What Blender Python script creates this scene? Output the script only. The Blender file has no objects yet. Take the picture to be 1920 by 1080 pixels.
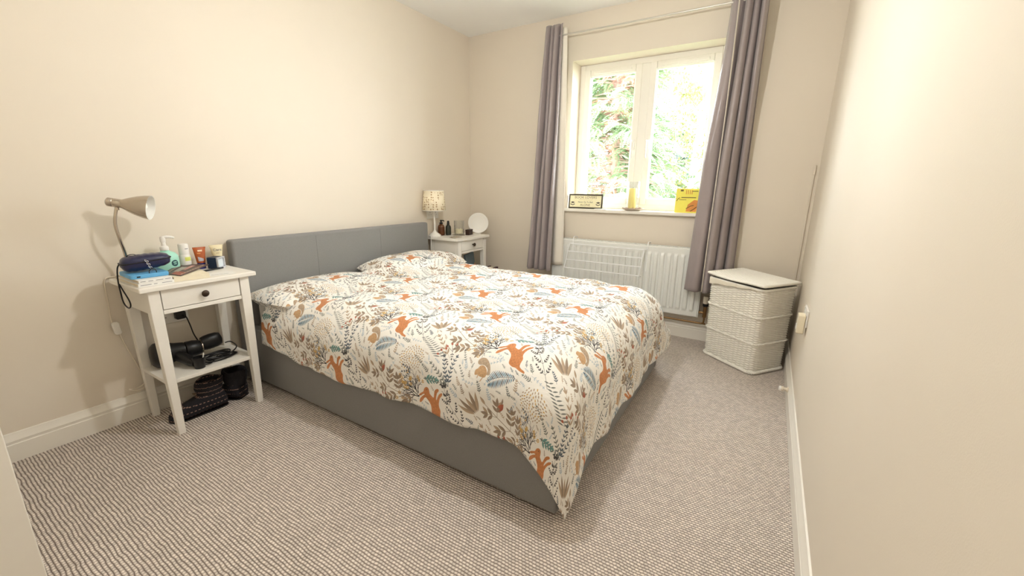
import bpy, bmesh, math, random
import numpy as np
from mathutils import Vector, Matrix, noise as mnoise

# ------------------------------------------------------------------ camera, world, lights, exposure
scene = bpy.context.scene
COL = scene.collection
R_, D_ = math.radians, math.degrees

cam_data = bpy.data.cameras.new('camera')
cam = bpy.data.objects.new('camera', cam_data)
COL.objects.link(cam)
fwd = Vector((-0.50819362, 0.8276373, -0.23823464))
rgt = Vector((0.85055162, 0.52575193, 0.01211831))
upv = Vector((-0.13528188, 0.19647241, 0.97113202))
cam.matrix_world = Matrix(((rgt.x, upv.x, -fwd.x, 2.51724), (rgt.y, upv.y, -fwd.y, -3.304914),
                           (rgt.z, upv.z, -fwd.z, 1.123136), (0, 0, 0, 1)))
cam_data.sensor_width = 36.0
cam_data.lens = 772.09 * 36.0 / 1920.0
cam_data.clip_start = 0.02
scene.camera = cam

world = bpy.data.worlds.new('overcast_sky')
scene.world = world
world.use_nodes = True
bg = world.node_tree.nodes['Background']
bg.inputs[0].default_value = (0.88, 0.95, 1.0, 1)
bg.inputs[1].default_value = 13.0

sv = scene.view_settings
sv.view_transform = 'Standard'
sv.look = 'None'
sv.gamma = 1.0
sv.use_curve_mapping = False
sv.exposure = 0.66

LAMP_POS = (1.68, -1.95, 1.92)        # the ceiling pendant's bulb (out of frame)
LAMP_W = 29.0
FILL_POS = (1.75, -3.9, 2.05)  # unseen fill lamp added behind the camera to brighten the room
FILL_W = 4.0
WARM = (1.0, 0.995, 0.985)

# ------------------------------------------------------------------ helpers
def lin(h):
    if isinstance(h, str):
        h = h.lstrip('#'); c = [int(h[i:i+2], 16)/255 for i in (0, 2, 4)]
    else:
        c = [v/255 for v in h]
    return tuple(v/12.92 if v <= .04045 else ((v+.055)/1.055)**2.4 for v in c)

def mat(name, col, rough=.6, metal=0., spec=.5, var=.05, vscale=30, bump=0., bscale=200, sheen=0., trans=0., coat=0., ior=1.45, stretch=None, emit=None):
    m = bpy.data.materials.new(name); m.use_nodes = True
    nt = m.node_tree; b = nt.nodes['Principled BSDF']
    c = lin(col)
    tc = nt.nodes.new('ShaderNodeTexCoord')
    mp = nt.nodes.new('ShaderNodeMapping'); nt.links.new(tc.outputs['Object'], mp.inputs[0])
    if stretch: mp.inputs['Scale'].default_value = stretch
    n = nt.nodes.new('ShaderNodeTexNoise'); n.inputs['Scale'].default_value = vscale; n.inputs['Detail'].default_value = 4
    nt.links.new(mp.outputs[0], n.inputs['Vector'])
    mx = nt.nodes.new('ShaderNodeMix'); mx.data_type = 'RGBA'
    mx.inputs[6].default_value = tuple(max(0, v*(1-var)) for v in c)+(1,)
    mx.inputs[7].default_value = tuple(min(1, v*(1+var)) for v in c)+(1,)
    nt.links.new(n.outputs['Fac'], mx.inputs[0]); nt.links.new(mx.outputs[2], b.inputs['Base Color'])
    b.inputs['Roughness'].default_value = rough; b.inputs['Metallic'].default_value = metal
    b.inputs['Specular IOR Level'].default_value = spec
    b.inputs['IOR'].default_value = ior
    b.inputs['Sheen Weight'].default_value = sheen; b.inputs['Transmission Weight'].default_value = trans
    b.inputs['Coat Weight'].default_value = coat
    if bump:
        n2 = nt.nodes.new('ShaderNodeTexNoise'); n2.inputs['Scale'].default_value = bscale; n2.inputs['Detail'].default_value = 3
        nt.links.new(mp.outputs[0], n2.inputs['Vector'])
        bp = nt.nodes.new('ShaderNodeBump'); bp.inputs['Strength'].default_value = bump; bp.inputs['Distance'].default_value = .002
        nt.links.new(n2.outputs['Fac'], bp.inputs['Height']); nt.links.new(bp.outputs[0], b.inputs['Normal'])
    if emit:
        b.inputs['Emission Color'].default_value = lin(emit[0])+(1,); b.inputs['Emission Strength'].default_value = emit[1]
    return m

def glassmat(name, tint=(1, 1, 1), gloss=.06):
    m = bpy.data.materials.new(name); m.use_nodes = True
    nt = m.node_tree; out = nt.nodes['Material Output']; nt.nodes.remove(nt.nodes['Principled BSDF'])
    t = nt.nodes.new('ShaderNodeBsdfTransparent'); t.inputs[0].default_value = tint+(1,)
    g = nt.nodes.new('ShaderNodeBsdfGlossy'); g.inputs['Roughness'].default_value = .03
    f = nt.nodes.new('ShaderNodeLayerWeight'); f.inputs[0].default_value = gloss*2
    mx = nt.nodes.new('ShaderNodeMixShader')
    ml = nt.nodes.new('ShaderNodeMath'); ml.operation = 'MULTIPLY'; ml.inputs[1].default_value = .5
    nt.links.new(f.outputs['Facing'], ml.inputs[0])
    nt.links.new(ml.outputs[0], mx.inputs[0]); nt.links.new(t.outputs[0], mx.inputs[1]); nt.links.new(g.outputs[0], mx.inputs[2])
    nt.links.new(mx.outputs[0], out.inputs[0])
    return m

class MB:
    def __init__(s): s.v = []; s.f = []; s.uv = None
    def add(s, vs, fs):
        o = len(s.v); s.v += [tuple(p) for p in vs]; s.f += [tuple(i+o for i in f) for f in fs]; return s
    def box(s, x0, x1, y0, y1, z0, z1, M=None):
        vs = [Vector(p) for p in ((x0,y0,z0),(x1,y0,z0),(x1,y1,z0),(x0,y1,z0),(x0,y0,z1),(x1,y0,z1),(x1,y1,z1),(x0,y1,z1))]
        if M is not None: vs = [M @ p for p in vs]
        return s.add(vs, [(0,3,2,1),(4,5,6,7),(0,1,5,4),(1,2,6,5),(2,3,7,6),(3,0,4,7)])
    def hexa(s, bot, top):
        return s.add(list(bot)+list(top), [(0,3,2,1),(4,5,6,7),(0,1,5,4),(1,2,6,5),(2,3,7,6),(3,0,4,7)])
    def loft(s, rings, closed=True, cap0=True, cap1=True):
        o = len(s.v); n = len(rings[0])
        for r in rings: s.v += [tuple(p) for p in r]
        for i in range(len(rings)-1):
            for j in range(n if closed else n-1):
                k = (j+1) % n
                s.f.append((o+i*n+j, o+i*n+k, o+(i+1)*n+k, o+(i+1)*n+j))
        if closed and cap0: s.f.append(tuple(o+j for j in reversed(range(n))))
        if closed and cap1: s.f.append(tuple(o+(len(rings)-1)*n+j for j in range(n)))
        return s
    def lathe(s, prof, loc=(0,0,0), axis=(0,0,1), n=32, sx=1., sy=1., cap0=True, cap1=True, M=None):
        if M is None:
            a = Vector(axis).normalized(); q = Vector((0,0,1)).rotation_difference(a).to_matrix().to_4x4()
            M = Matrix.Translation(Vector(loc)) @ q
        rings = [[M @ Vector((r*sx*math.cos(2*math.pi*j/n), r*sy*math.sin(2*math.pi*j/n), z)) for j in range(n)] for r, z in prof]
        return s.loft(rings, True, cap0, cap1)
    def cyl(s, p0, p1, r0, r1=None, n=20):
        p0, p1 = Vector(p0), Vector(p1); r1 = r0 if r1 is None else r1
        return s.lathe([(r0, 0), (r1, (p1-p0).length)], p0, p1-p0, n)
    def tube(s, path, r, n=8, closed=False):
        P = [Vector(p) for p in path]; rings = []; N = len(P); ref = None
        for i, p in enumerate(P):
            if closed: t = P[(i+1) % N]-P[i-1]
            else: t = P[min(i+1, N-1)]-P[max(i-1, 0)]
            if t.length < 1e-9: t = Vector((0, 0, 1))
            t.normalize()
            if ref is None: ref = t.orthogonal().normalized()
            ref = (ref-t*ref.dot(t))
            ref = ref.normalized() if ref.length > 1e-6 else t.orthogonal().normalized()
            b = t.cross(ref); rr = r[i] if hasattr(r, '__len__') else r
            rings.append([p+ref*(rr*math.cos(2*math.pi*j/n))+b*(rr*math.sin(2*math.pi*j/n)) for j in range(n)])
        if closed: rings.append(rings[0])
        return s.loft(rings, True, not closed, not closed)
    def grid(s, fn, nu, nv, uvfn=None, closeu=False):
        o = len(s.v)
        for i in range(nu+1):
            for j in range(nv+1): s.v.append(tuple(fn(i/nu, j/nv)))
        w = nv+1
        for i in range(nu):
            for j in range(nv): s.f.append((o+i*w+j, o+(i+1)*w+j, o+(i+1)*w+j+1, o+i*w+j+1))
        return s
    def ell(s, c, rx, ry, rz, n=24, m=14, M=None):
        M = M or Matrix.Identity(4); c = Vector(c); rings = []
        for i in range(1, m):
            a = math.pi*i/m
            rings.append([c + M @ Vector((rx*math.sin(a)*math.cos(2*math.pi*j/n), ry*math.sin(a)*math.sin(2*math.pi*j/n), -rz*math.cos(a))) for j in range(n)])
        return s.loft(rings)
    def prism(s, poly, t0, t1, M=None):
        M = M or Matrix.Identity(4); n = len(poly)
        a = [M @ Vector((p[0], p[1], t0)) for p in poly]; b = [M @ Vector((p[0], p[1], t1)) for p in poly]
        return s.add(a+b, [tuple(reversed(range(n))), tuple(range(n, 2*n))]+[(i, (i+1) % n, n+(i+1) % n, n+i) for i in range(n)])
    def build(s, name, m, parent=None, bevel=0., smooth=None, loc=(0, 0, 0), seg=2, recalc=True):
        off = Vector(loc)
        if parent is not None:
            off = worldloc(parent)
        me = bpy.data.meshes.new(name)
        me.from_pydata([tuple(Vector(p)-off) for p in s.v], [], s.f)
        if recalc:
            bm = bmesh.new(); bm.from_mesh(me); bmesh.ops.recalc_face_normals(bm, faces=bm.faces); bm.to_mesh(me); bm.free()
        o = bpy.data.objects.new(name, me); COL.objects.link(o)
        me.materials.append(m)
        if parent is not None: o.parent = parent
        else: o.location = off
        if smooth is not None or bevel:
            for p in me.polygons: p.use_smooth = True
            me.set_sharp_from_angle(angle=R_(smooth if smooth else 40))
        if bevel:
            md = o.modifiers.new('bevel', 'BEVEL'); md.width = bevel; md.segments = seg; md.limit_method = 'ANGLE'; md.angle_limit = R_(35)
            md.harden_normals = True
        return o

def worldloc(o):
    v = Vector((0, 0, 0))
    while o is not None: v += Vector(o.location); o = o.parent
    return v

def tag(o, label, cat, group=None):
    o['label'] = label; o['category'] = cat
    if group: o['group'] = group
    return o
def thing(name, label, cat, loc=(0, 0, 0), group=None):
    o = bpy.data.objects.new(name, None); COL.objects.link(o); o.location = loc; o.empty_display_size = .05
    return tag(o, label, cat, group)
def struct(o): o['kind'] = 'structure'; return o

def text(s, size, M, m, name, parent, ext=.0006, align='CENTER', font_space=1.0, squash=1.0):
    cu = bpy.data.curves.new(name, 'FONT'); cu.body = s; cu.size = size; cu.align_x = align; cu.align_y = 'CENTER'; cu.extrude = ext
    cu.space_character = font_space
    t = bpy.data.objects.new(name+'_t', cu); COL.objects.link(t)
    dg = bpy.context.evaluated_depsgraph_get()
    me = bpy.data.meshes.new_from_object(t.evaluated_get(dg))
    bpy.data.objects.remove(t)
    me.transform(Matrix.Diagonal((squash, 1, 1, 1)))
    me.transform(M)
    off = worldloc(parent)
    me.transform(Matrix.Translation(-off))
    me.materials.clear(); me.materials.append(m)
    o = bpy.data.objects.new(name, me); COL.objects.link(o); o.parent = parent
    return o
def frame(loc, right, up):
    r = Vector(right).normalized(); u = Vector(up); u = (u-r*u.dot(r)).normalized(); n = r.cross(u)
    return Matrix(((r.x, u.x, n.x, loc[0]), (r.y, u.y, n.y, loc[1]), (r.z, u.z, n.z, loc[2]), (0, 0, 0, 1)))
def smoothpath(pts, k=6):
    P = [Vector(p) for p in pts]; out = []
    for i in range(len(P)-1):
        p0, p1, p2, p3 = P[max(i-1, 0)], P[i], P[i+1], P[min(i+2, len(P)-1)]
        for j in range(k):
            t = j/k
            out.append(.5*((2*p1)+(p2-p0)*t+(2*p0-5*p1+4*p2-p3)*t*t+(3*p1-p0-3*p2+p3)*t**3))
    out.append(P[-1]); return out
def rbox_rings(hx, hy, r, n=6):
    pts = []
    for cx, cy, a0 in ((hx-r, hy-r, 0), (-hx+r, hy-r, 90), (-hx+r, -hy+r, 180), (hx-r, -hy+r, 270)):
        for i in range(n+1):
            a = R_(a0+90*i/n); pts.append((cx+r*math.cos(a), cy+r*math.sin(a)))
    return pts
def sm(x): x = max(0., min(1., x)); return x*x*(3-2*x)
random.seed(7)

# ------------------------------------------------------------------ materials of the room
M_wall = mat('magnolia_paint', (230, 219, 202), .55, spec=.3, var=.02, vscale=3, bump=.08, bscale=350)
M_ceil = mat('ceiling_white_paint', (249, 248, 244), .8, spec=.2, var=.015, vscale=4, bump=.05)
M_gloss = mat('white_gloss_paint', (240, 234, 222), .3, var=.02, vscale=8)
M_upvc = mat('cream_upvc', (245, 241, 230), .35, var=.01)
M_white = mat('white_lacquer', (240, 235, 225), .38, var=.02, vscale=12, stretch=(1, 1, 4), bump=.05, bscale=60)
M_plastic = mat('white_plastic', (238, 234, 226), .35, var=.01)
M_black = mat('black_plastic', (18, 18, 20), .35, var=.1)
M_chrome = mat('brushed_nickel', (190, 180, 168), .22, metal=1., var=.04, vscale=60)
M_pane = glassmat('window_glass', (1, 1, 1), .05)
M_glass = glassmat('clear_glass', (.97, .98, .98), .25)

def carpet_material():
    m = bpy.data.materials.new('loop_pile_carpet'); m.use_nodes = True
    nt = m.node_tree; b = nt.nodes['Principled BSDF']; L = nt.links
    tc = nt.nodes.new('ShaderNodeTexCoord'); sp = nt.nodes.new('ShaderNodeSeparateXYZ')
    nz = nt.nodes.new('ShaderNodeTexNoise'); nz.inputs['Scale'].default_value = 18; nz.inputs['Detail'].default_value = 2
    L.new(tc.outputs['Object'], nz.inputs['Vector'])
    va = nt.nodes.new('ShaderNodeVectorMath'); va.operation = 'SCALE'; va.inputs['Scale'].default_value = .011
    L.new(nz.outputs['Color'], va.inputs[0])
    vadd = nt.nodes.new('ShaderNodeVectorMath'); vadd.operation = 'ADD'
    L.new(tc.outputs['Object'], vadd.inputs[0]); L.new(va.outputs[0], vadd.inputs[1]); L.new(vadd.outputs[0], sp.inputs[0])
    def mth(op, a, bb=None):
        n = nt.nodes.new('ShaderNodeMath'); n.operation = op
        for i, x in enumerate((a, bb)):
            if x is None: continue
            if isinstance(x, (int, float)): n.inputs[i].default_value = x
            else: L.new(x, n.inputs[i])
        return n.outputs[0]
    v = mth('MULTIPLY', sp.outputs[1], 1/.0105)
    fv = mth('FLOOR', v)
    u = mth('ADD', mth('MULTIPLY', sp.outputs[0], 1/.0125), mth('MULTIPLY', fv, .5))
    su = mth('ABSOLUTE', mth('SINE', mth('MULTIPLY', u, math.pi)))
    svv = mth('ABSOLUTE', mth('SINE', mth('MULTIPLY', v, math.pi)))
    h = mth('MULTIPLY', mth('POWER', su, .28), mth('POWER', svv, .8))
    cb = nt.nodes.new('ShaderNodeCombineXYZ'); L.new(mth('FLOOR', u), cb.inputs[0]); L.new(fv, cb.inputs[1])
    wn = nt.nodes.new('ShaderNodeTexWhiteNoise'); L.new(cb.outputs[0], wn.inputs[0])
    fib = nt.nodes.new('ShaderNodeTexNoise'); fib.inputs['Scale'].default_value = 420; fib.inputs['Detail'].default_value = 3
    L.new(tc.outputs['Object'], fib.inputs['Vector'])
    # pale loop tops; crevice shade between the loops is painted into the colour
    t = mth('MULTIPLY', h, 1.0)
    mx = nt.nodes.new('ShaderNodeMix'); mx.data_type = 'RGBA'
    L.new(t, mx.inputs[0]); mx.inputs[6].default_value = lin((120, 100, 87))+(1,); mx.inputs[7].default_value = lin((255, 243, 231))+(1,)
    mx2 = nt.nodes.new('ShaderNodeMix'); mx2.data_type = 'RGBA'; mx2.blend_type = 'MULTIPLY'; mx2.inputs[0].default_value = 1
    rr = nt.nodes.new('ShaderNodeMapRange'); rr.inputs[3].default_value = .72; rr.inputs[4].default_value = 1.12
    L.new(mth('ADD', mth('MULTIPLY', wn.outputs[0], .55), mth('MULTIPLY', fib.outputs['Fac'], .45)), rr.inputs[0])
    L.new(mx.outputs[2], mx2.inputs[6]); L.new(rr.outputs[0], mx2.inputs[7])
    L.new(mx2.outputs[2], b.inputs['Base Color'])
    b.inputs['Roughness'].default_value = .95; b.inputs['Specular IOR Level'].default_value = .1
    bp = nt.nodes.new('ShaderNodeBump'); bp.inputs['Strength'].default_value = .8; bp.inputs['Distance'].default_value = .004
    L.new(mth('ADD', h, mth('MULTIPLY', fib.outputs['Fac'], .35)), bp.inputs['Height']); L.new(bp.outputs[0], b.inputs['Normal'])
    return m
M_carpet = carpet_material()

# ------------------------------------------------------------------ room shell
H = 2.426; RX = 2.745; NEARX = .95; NEARY = -3.195; BACKY = -4.6
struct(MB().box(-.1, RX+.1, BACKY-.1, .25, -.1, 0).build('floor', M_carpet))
struct(MB().box(-.1, RX+.1, BACKY-.1, .30, H, H+.1).build('ceiling', M_ceil))
struct(MB().box(-.12, 0, NEARY, .30, 0, H).build('wall_left', M_wall))
struct(MB().box(RX, RX+.12, BACKY, .30, 0, H).build('wall_right', M_wall))
WX0, WX1, WZ0, WZ1 = 1.03, 2.13, .930, 2.095
WT = .30
w = MB().box(0, WX0, 0, WT, 0, H).box(WX1, RX, 0, WT, 0, H).box(WX0, WX1, 0, WT, 0, WZ0).box(WX0, WX1, 0, WT, WZ1, H)
struct(w.build('wall_back', M_wall))
struct(MB().box(-.12, NEARX, NEARY-.30, NEARY, 0, H).box(NEARX-.12, NEARX, BACKY, NEARY-.30, 0, H).build('wall_near', M_wall))
struct(MB().box(NEARX-.12, RX+.12, BACKY-.12, BACKY, 0, H).build('wall_hall', M_wall))
struct(MB().box(NEARX, NEARX+.012, NEARY-.075, NEARY+.0005, 0, 2.1).build('trim_1', M_gloss, bevel=.003))

def skirting(name, p0, p1, nrm):
    p0, p1, n = Vector(p0), Vector(p1), Vector(nrm)
    prof = [(0, 0), (.017, 0), (.017, .075), (.0145, .078), (.0145, .086), (.016, .090), (.012, .100), (.007, .112), (.0055, .120), (0, .122)]
    m = MB()
    rings = [[p+n*a+Vector((0, 0, b)) for a, b in prof] for p in (p0, p1)]
    m.loft(rings)
    return struct(m.build(name, M_gloss, smooth=25))
skirting('baseboard_left', (0, NEARY, 0), (0, 0, 0), (1, 0, 0))
skirting('baseboard_back', (.017, 0, 0), (RX-.017, 0, 0), (0, -1, 0))
skirting('baseboard_right', (RX, 0, 0), (RX, BACKY, 0), (-1, 0, 0))

# slim cable trunking in the far right corner
t = tag(MB().box(2.716, 2.725, -.008, 0, .122, 1.22).build('cable_trunking', M_wall, loc=(2.72, 0, .122), bevel=.002), 'thin cream cable trunking up the far right corner behind the wicker hamper', 'trunking')
MB().box(2.714, 2.727, -.011, -.0005, 1.22, 1.28).build('clip', M_wall, t, bevel=.003)

# ------------------------------------------------------------------ window
YF = .165
wroot = struct(bpy.data.objects.new('window_1', None)); COL.objects.link(wroot); wroot.location = (1.58, YF, .96)
def rectframe(m, x0, x1, z0, z1, wd, y0, y1, wt=None, wb=None):
    wt = wt or wd; wb = wb or wd
    m.box(x0, x0+wd, y0, y1, z0, z1).box(x1-wd, x1, y0, y1, z0, z1).box(x0+wd, x1-wd, y0, y1, z1-wt, z1).box(x0+wd, x1-wd, y0, y1, z0, z0+wb)
fm = MB(); rectframe(fm, WX0, WX1, .953, WZ1, .042, YF, YF+.07); fm.box(1.536, 1.600, YF, YF+.07, .995, WZ1-.042)
fm.build('window_frame', M_upvc, wroot, bevel=.004)
for i, (x0, x1) in enumerate(((WX0+.040, 1.538), (1.598, WX1-.040))):
    s = MB(); rectframe(s, x0, x1, .993, WZ1-.040, .050, YF-.008, YF+.05, wb=.052)
    so = s.build('sash', M_upvc, wroot, bevel=.006)
    bd = MB(); rectframe(bd, x0+.050, x1-.050, 1.045, WZ1-.090, .006, YF+.004, YF+.03); bd.build('glazing_bead', M_upvc, so)
    MB().box(x0+.05, x1-.05, YF+.018, YF+.022, 1.045, WZ1-.09).build('pane', M_pane, so)
    v = MB().box(x0+.08, x1-.08, YF-.016, YF-.006, WZ1-.078, WZ1-.058); v.build('trickle_vent', M_upvc, so, bevel=.003)
    hx = x1-.025 if i == 0 else x0+.025
    hd = MB().box(hx-.011, hx+.011, YF-.018, YF-.007, 1.43, 1.50)
    hd.tube(smoothpath([(hx, YF-.018, 1.485), (hx, YF-.045, 1.485), (hx, YF-.05, 1.46), (hx, YF-.045, 1.36)]), .008, 8)
    hd.build('handle', M_plastic, so, smooth=40)
MB().box(WX0-.03, WX1+.03, -.035, -.0005, .928, .953).box(WX0+.001, WX1-.001, -.001, YF+.02, .931, .953).build('window_sill', M_gloss, wroot, bevel=.005)

# ------------------------------------------------------------------ outdoors
M_grass = mat('lawn', (70, 90, 45), .9, var=.4, vscale=6, bump=.5, bscale=90)
struct(MB().box(-14, 14, .35, 26, -2.75, -2.6).build('ground_outside', M_grass))
M_bark = mat('reddish_bark', (176, 144, 128), .9, var=.35, vscale=14, stretch=(1, 1, .2), bump=.6, bscale=40)
M_birchbark = mat('white_birch_bark', (215, 210, 202), .7, var=.3, vscale=9, stretch=(.4, .4, 5))
def leafmat(name, c, var=.45):
    m = mat(name, c, .6, var=var, vscale=7)
    m.node_tree.nodes['Principled BSDF'].inputs['Transmission Weight'].default_value = 0
    return m
M_conif = leafmat('conifer_green', (128, 152, 110))
M_conif2 = leafmat('fern_green', (132, 156, 118))
M_dead = leafmat('rust_brown_foliage', (190, 140, 118))
M_birchleaf = leafmat('yellow_green_leaves', (122, 126, 70))
M_shrub = leafmat('dark_shrub_green', (74, 94, 92))

def spray(m, p, d, up, L, W, n, rnd, droop=.35):
    """a flat drooping frond: paired leaflets along a rib"""
    d = d.normalized(); side = d.cross(up)
    if side.length < 1e-3: side = Vector((1, 0, 0))
    side.normalize()
    for k in range(n):
        t = (k+.5)/n
        q = p+d*(L*t)-Vector((0, 0, droop*L*t*t))
        w = W*(1-.75*t)*(.8+.4*rnd.random())
        for sgn in (-1, 1):
            tip = q+side*(sgn*w)+d*(w*.7)-Vector((0, 0, .25*w))
            mid = (q+tip)/2
            wd = d*(L/n*.42)
            m.add([q-wd*.3, mid-wd+Vector((0, 0, .01)), tip, mid+wd], [(0, 1, 2, 3)])

def conifer(x, y, hgt, label, seed, fm, rad=1.5, nb=150, zlo=-2.6, dead=.15, group=None, cat='tree'):
    rnd = random.Random(seed)
    t = thing('conifer', label, cat, (x, y, zlo), group)
    tr = MB().tube([(x, y, zlo), (x+.05, y, zlo+hgt*.5), (x, y, zlo+hgt)], [.14, .07, .02], 10)
    fol = MB(); ded = MB()
    for b in range(nb):
        f = (b+rnd.random())/nb; z = zlo+hgt*(.06+.92*f)
        a = rnd.random()*2*math.pi; ln = rad*(1-.75*f)*(.7+.5*rnd.random())
        d = Vector((math.cos(a), math.sin(a), .15))
        p0 = Vector((x, y, z)); path = [p0+d*(ln*k/4)-Vector((0, 0, .30*ln*(k/4)**2)) for k in range(5)]
        tr.tube(path, [.022, .018, .013, .009, .004], 4)
        isd = rnd.random() < dead
        for k in range(9):
            q = rnd.random()**.6; i = min(3, int(q*4)); pp = path[i].lerp(path[i+1], q*4-i)
            aa = a+rnd.uniform(-1.3, 1.3)
            dd = Vector((math.cos(aa), math.sin(aa), rnd.uniform(-.5, .35)))
            spray(ded if isd and q < .7 else fol, pp, dd, Vector((rnd.uniform(-.5, .5), rnd.uniform(-.5, .5), 1)), rnd.uniform(.28, .5), rnd.uniform(.07, .125), 13, rnd, .4)
    tr.build('trunk', M_bark, t, smooth=60)
    fol.build('foliage', fm, t, recalc=False)
    if len(ded.v): ded.build('browned_fronds', M_dead, t, recalc=False)
    return t

def birch(x, y, hgt, label, seed, lean=.0, nleaf=5200, zlo=-2.6, rad=1.7):
    rnd = random.Random(seed)
    t = thing('birch_tree', label, 'tree', (x, y, zlo))
    tr = MB(); path = [Vector((x+lean*(k/6)**1.3, y, zlo+hgt*k/6)) for k in range(7)]
    tr.tube(path, [.13, .115, .10, .085, .065, .04, .012], 10)
    tr.build('trunk', M_birchbark, t, smooth=60)
    br = MB(); lf = MB(); tips = []
    for b in range(60):
        f = .25+.72*rnd.random(); i = min(5, int(f*6)); p = path[i].lerp(path[i+1], f*6-i)
        a = rnd.random()*2*math.pi; ln = rad*(1.1-.6*f)*(.6+.6*rnd.random())
        d = Vector((math.cos(a), math.sin(a), .75))
        pp = [p+d*(ln*k/5)-Vector((0, 0, .55*ln*(k/5)**2.2)) for k in range(6)]
        br.tube(pp, [.02, .016, .012, .008, .005, .003], 4); tips.append(pp)
    br.build('branches', M_birchbark, t, smooth=60)
    for k in range(nleaf):
        pp = rnd.choice(tips); q = .2+.8*rnd.random(); i = min(4, int(q*5)); p = pp[i].lerp(pp[i+1], q*5-i)
        p = p+Vector((rnd.gauss(0, .13), rnd.gauss(0, .13), rnd.gauss(-.12, .16)))
        s = rnd.uniform(.03, .055); u = Vector((rnd.gauss(0, 1), rnd.gauss(0, 1), rnd.gauss(0, 1))).normalized(); v = u.orthogonal().normalized()
        lf.add([p, p+u*s+v*s*.5, p+u*s*2, p+u*s-v*s*.5], [(0, 1, 2, 3)])
    lf.build('leaves', M_birchleaf, t, recalc=False)
    return t

def shrub(x, y, h, rad, label, seed, m, n=170, zlo=-2.6):
    rnd = random.Random(seed); t = thing('shrub', label, 'shrub', (x, y, zlo))
    st = MB(); lf = MB()
    for k in range(n):
        a = rnd.random()*2*math.pi; r = rad*math.sqrt(rnd.random()); zz = zlo+h*(.25+.75*rnd.random())*math.sqrt(max(.05, 1-(r/rad)**2*.8))
        p = Vector((x+r*math.cos(a), y+r*math.sin(a), zz))
        if k % 4 == 0: st.tube([(x+.1*math.cos(a), y+.1*math.sin(a), zlo), ((x+p.x)/2, (y+p.y)/2, zlo+(zz-zlo)*.6), p], [.02, .014, .004], 4)
        for q in range(3):
            aa = rnd.random()*2*math.pi
            spray(lf, p, Vector((math.cos(aa), math.sin(aa), rnd.uniform(-.3, .6))), Vector((rnd.uniform(-.6, .6), rnd.uniform(-.6, .6), 1)), rnd.uniform(.25, .5), rnd.uniform(.08, .15), 8, rnd, .3)
    st.build('stems', M_bark, t, smooth=60); lf.build('foliage', m, t, recalc=False)
    return t
conifer(.02, 4.1, 7.4, 'drooping green conifer with rust brown fronds filling the left window pane', 3, M_conif, 1.75, 520, dead=.20)
conifer(-1.3, 8.4, 9.5, 'conifer standing behind the rust-fronded one beyond the left pane', 5, M_conif2, 2.3, 330, dead=.05)
birch(.92, 6.6, 9.0, 'white-stemmed birch with yellow leaves seen through the right window pane', 8, lean=.25, nleaf=8000)
birch(-.3, 10.6, 11.0, 'paler birch further back beside the mullion', 11, lean=.3, nleaf=14000, rad=2.6)
shrub(1.35, 4.6, 4.15, 1.0, 'leafy green shrub low in the right window pane', 21, M_conif2, n=420)
shrub(.6, 9.4, 5.9, 2.0, 'dark green shrub behind the foot of the white birch', 22, M_shrub, n=520)

conifer(-.1, 14.0, 7.4, 'distant conifer far behind the birches in the right window pane', 31, M_conif2, 3.4, 300, dead=.03)
conifer(3.6, 6.4, 8.0, 'conifer off to the right of the birches, mostly behind the right curtain', 33, M_conif, 1.7, 260, dead=.1)

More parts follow.
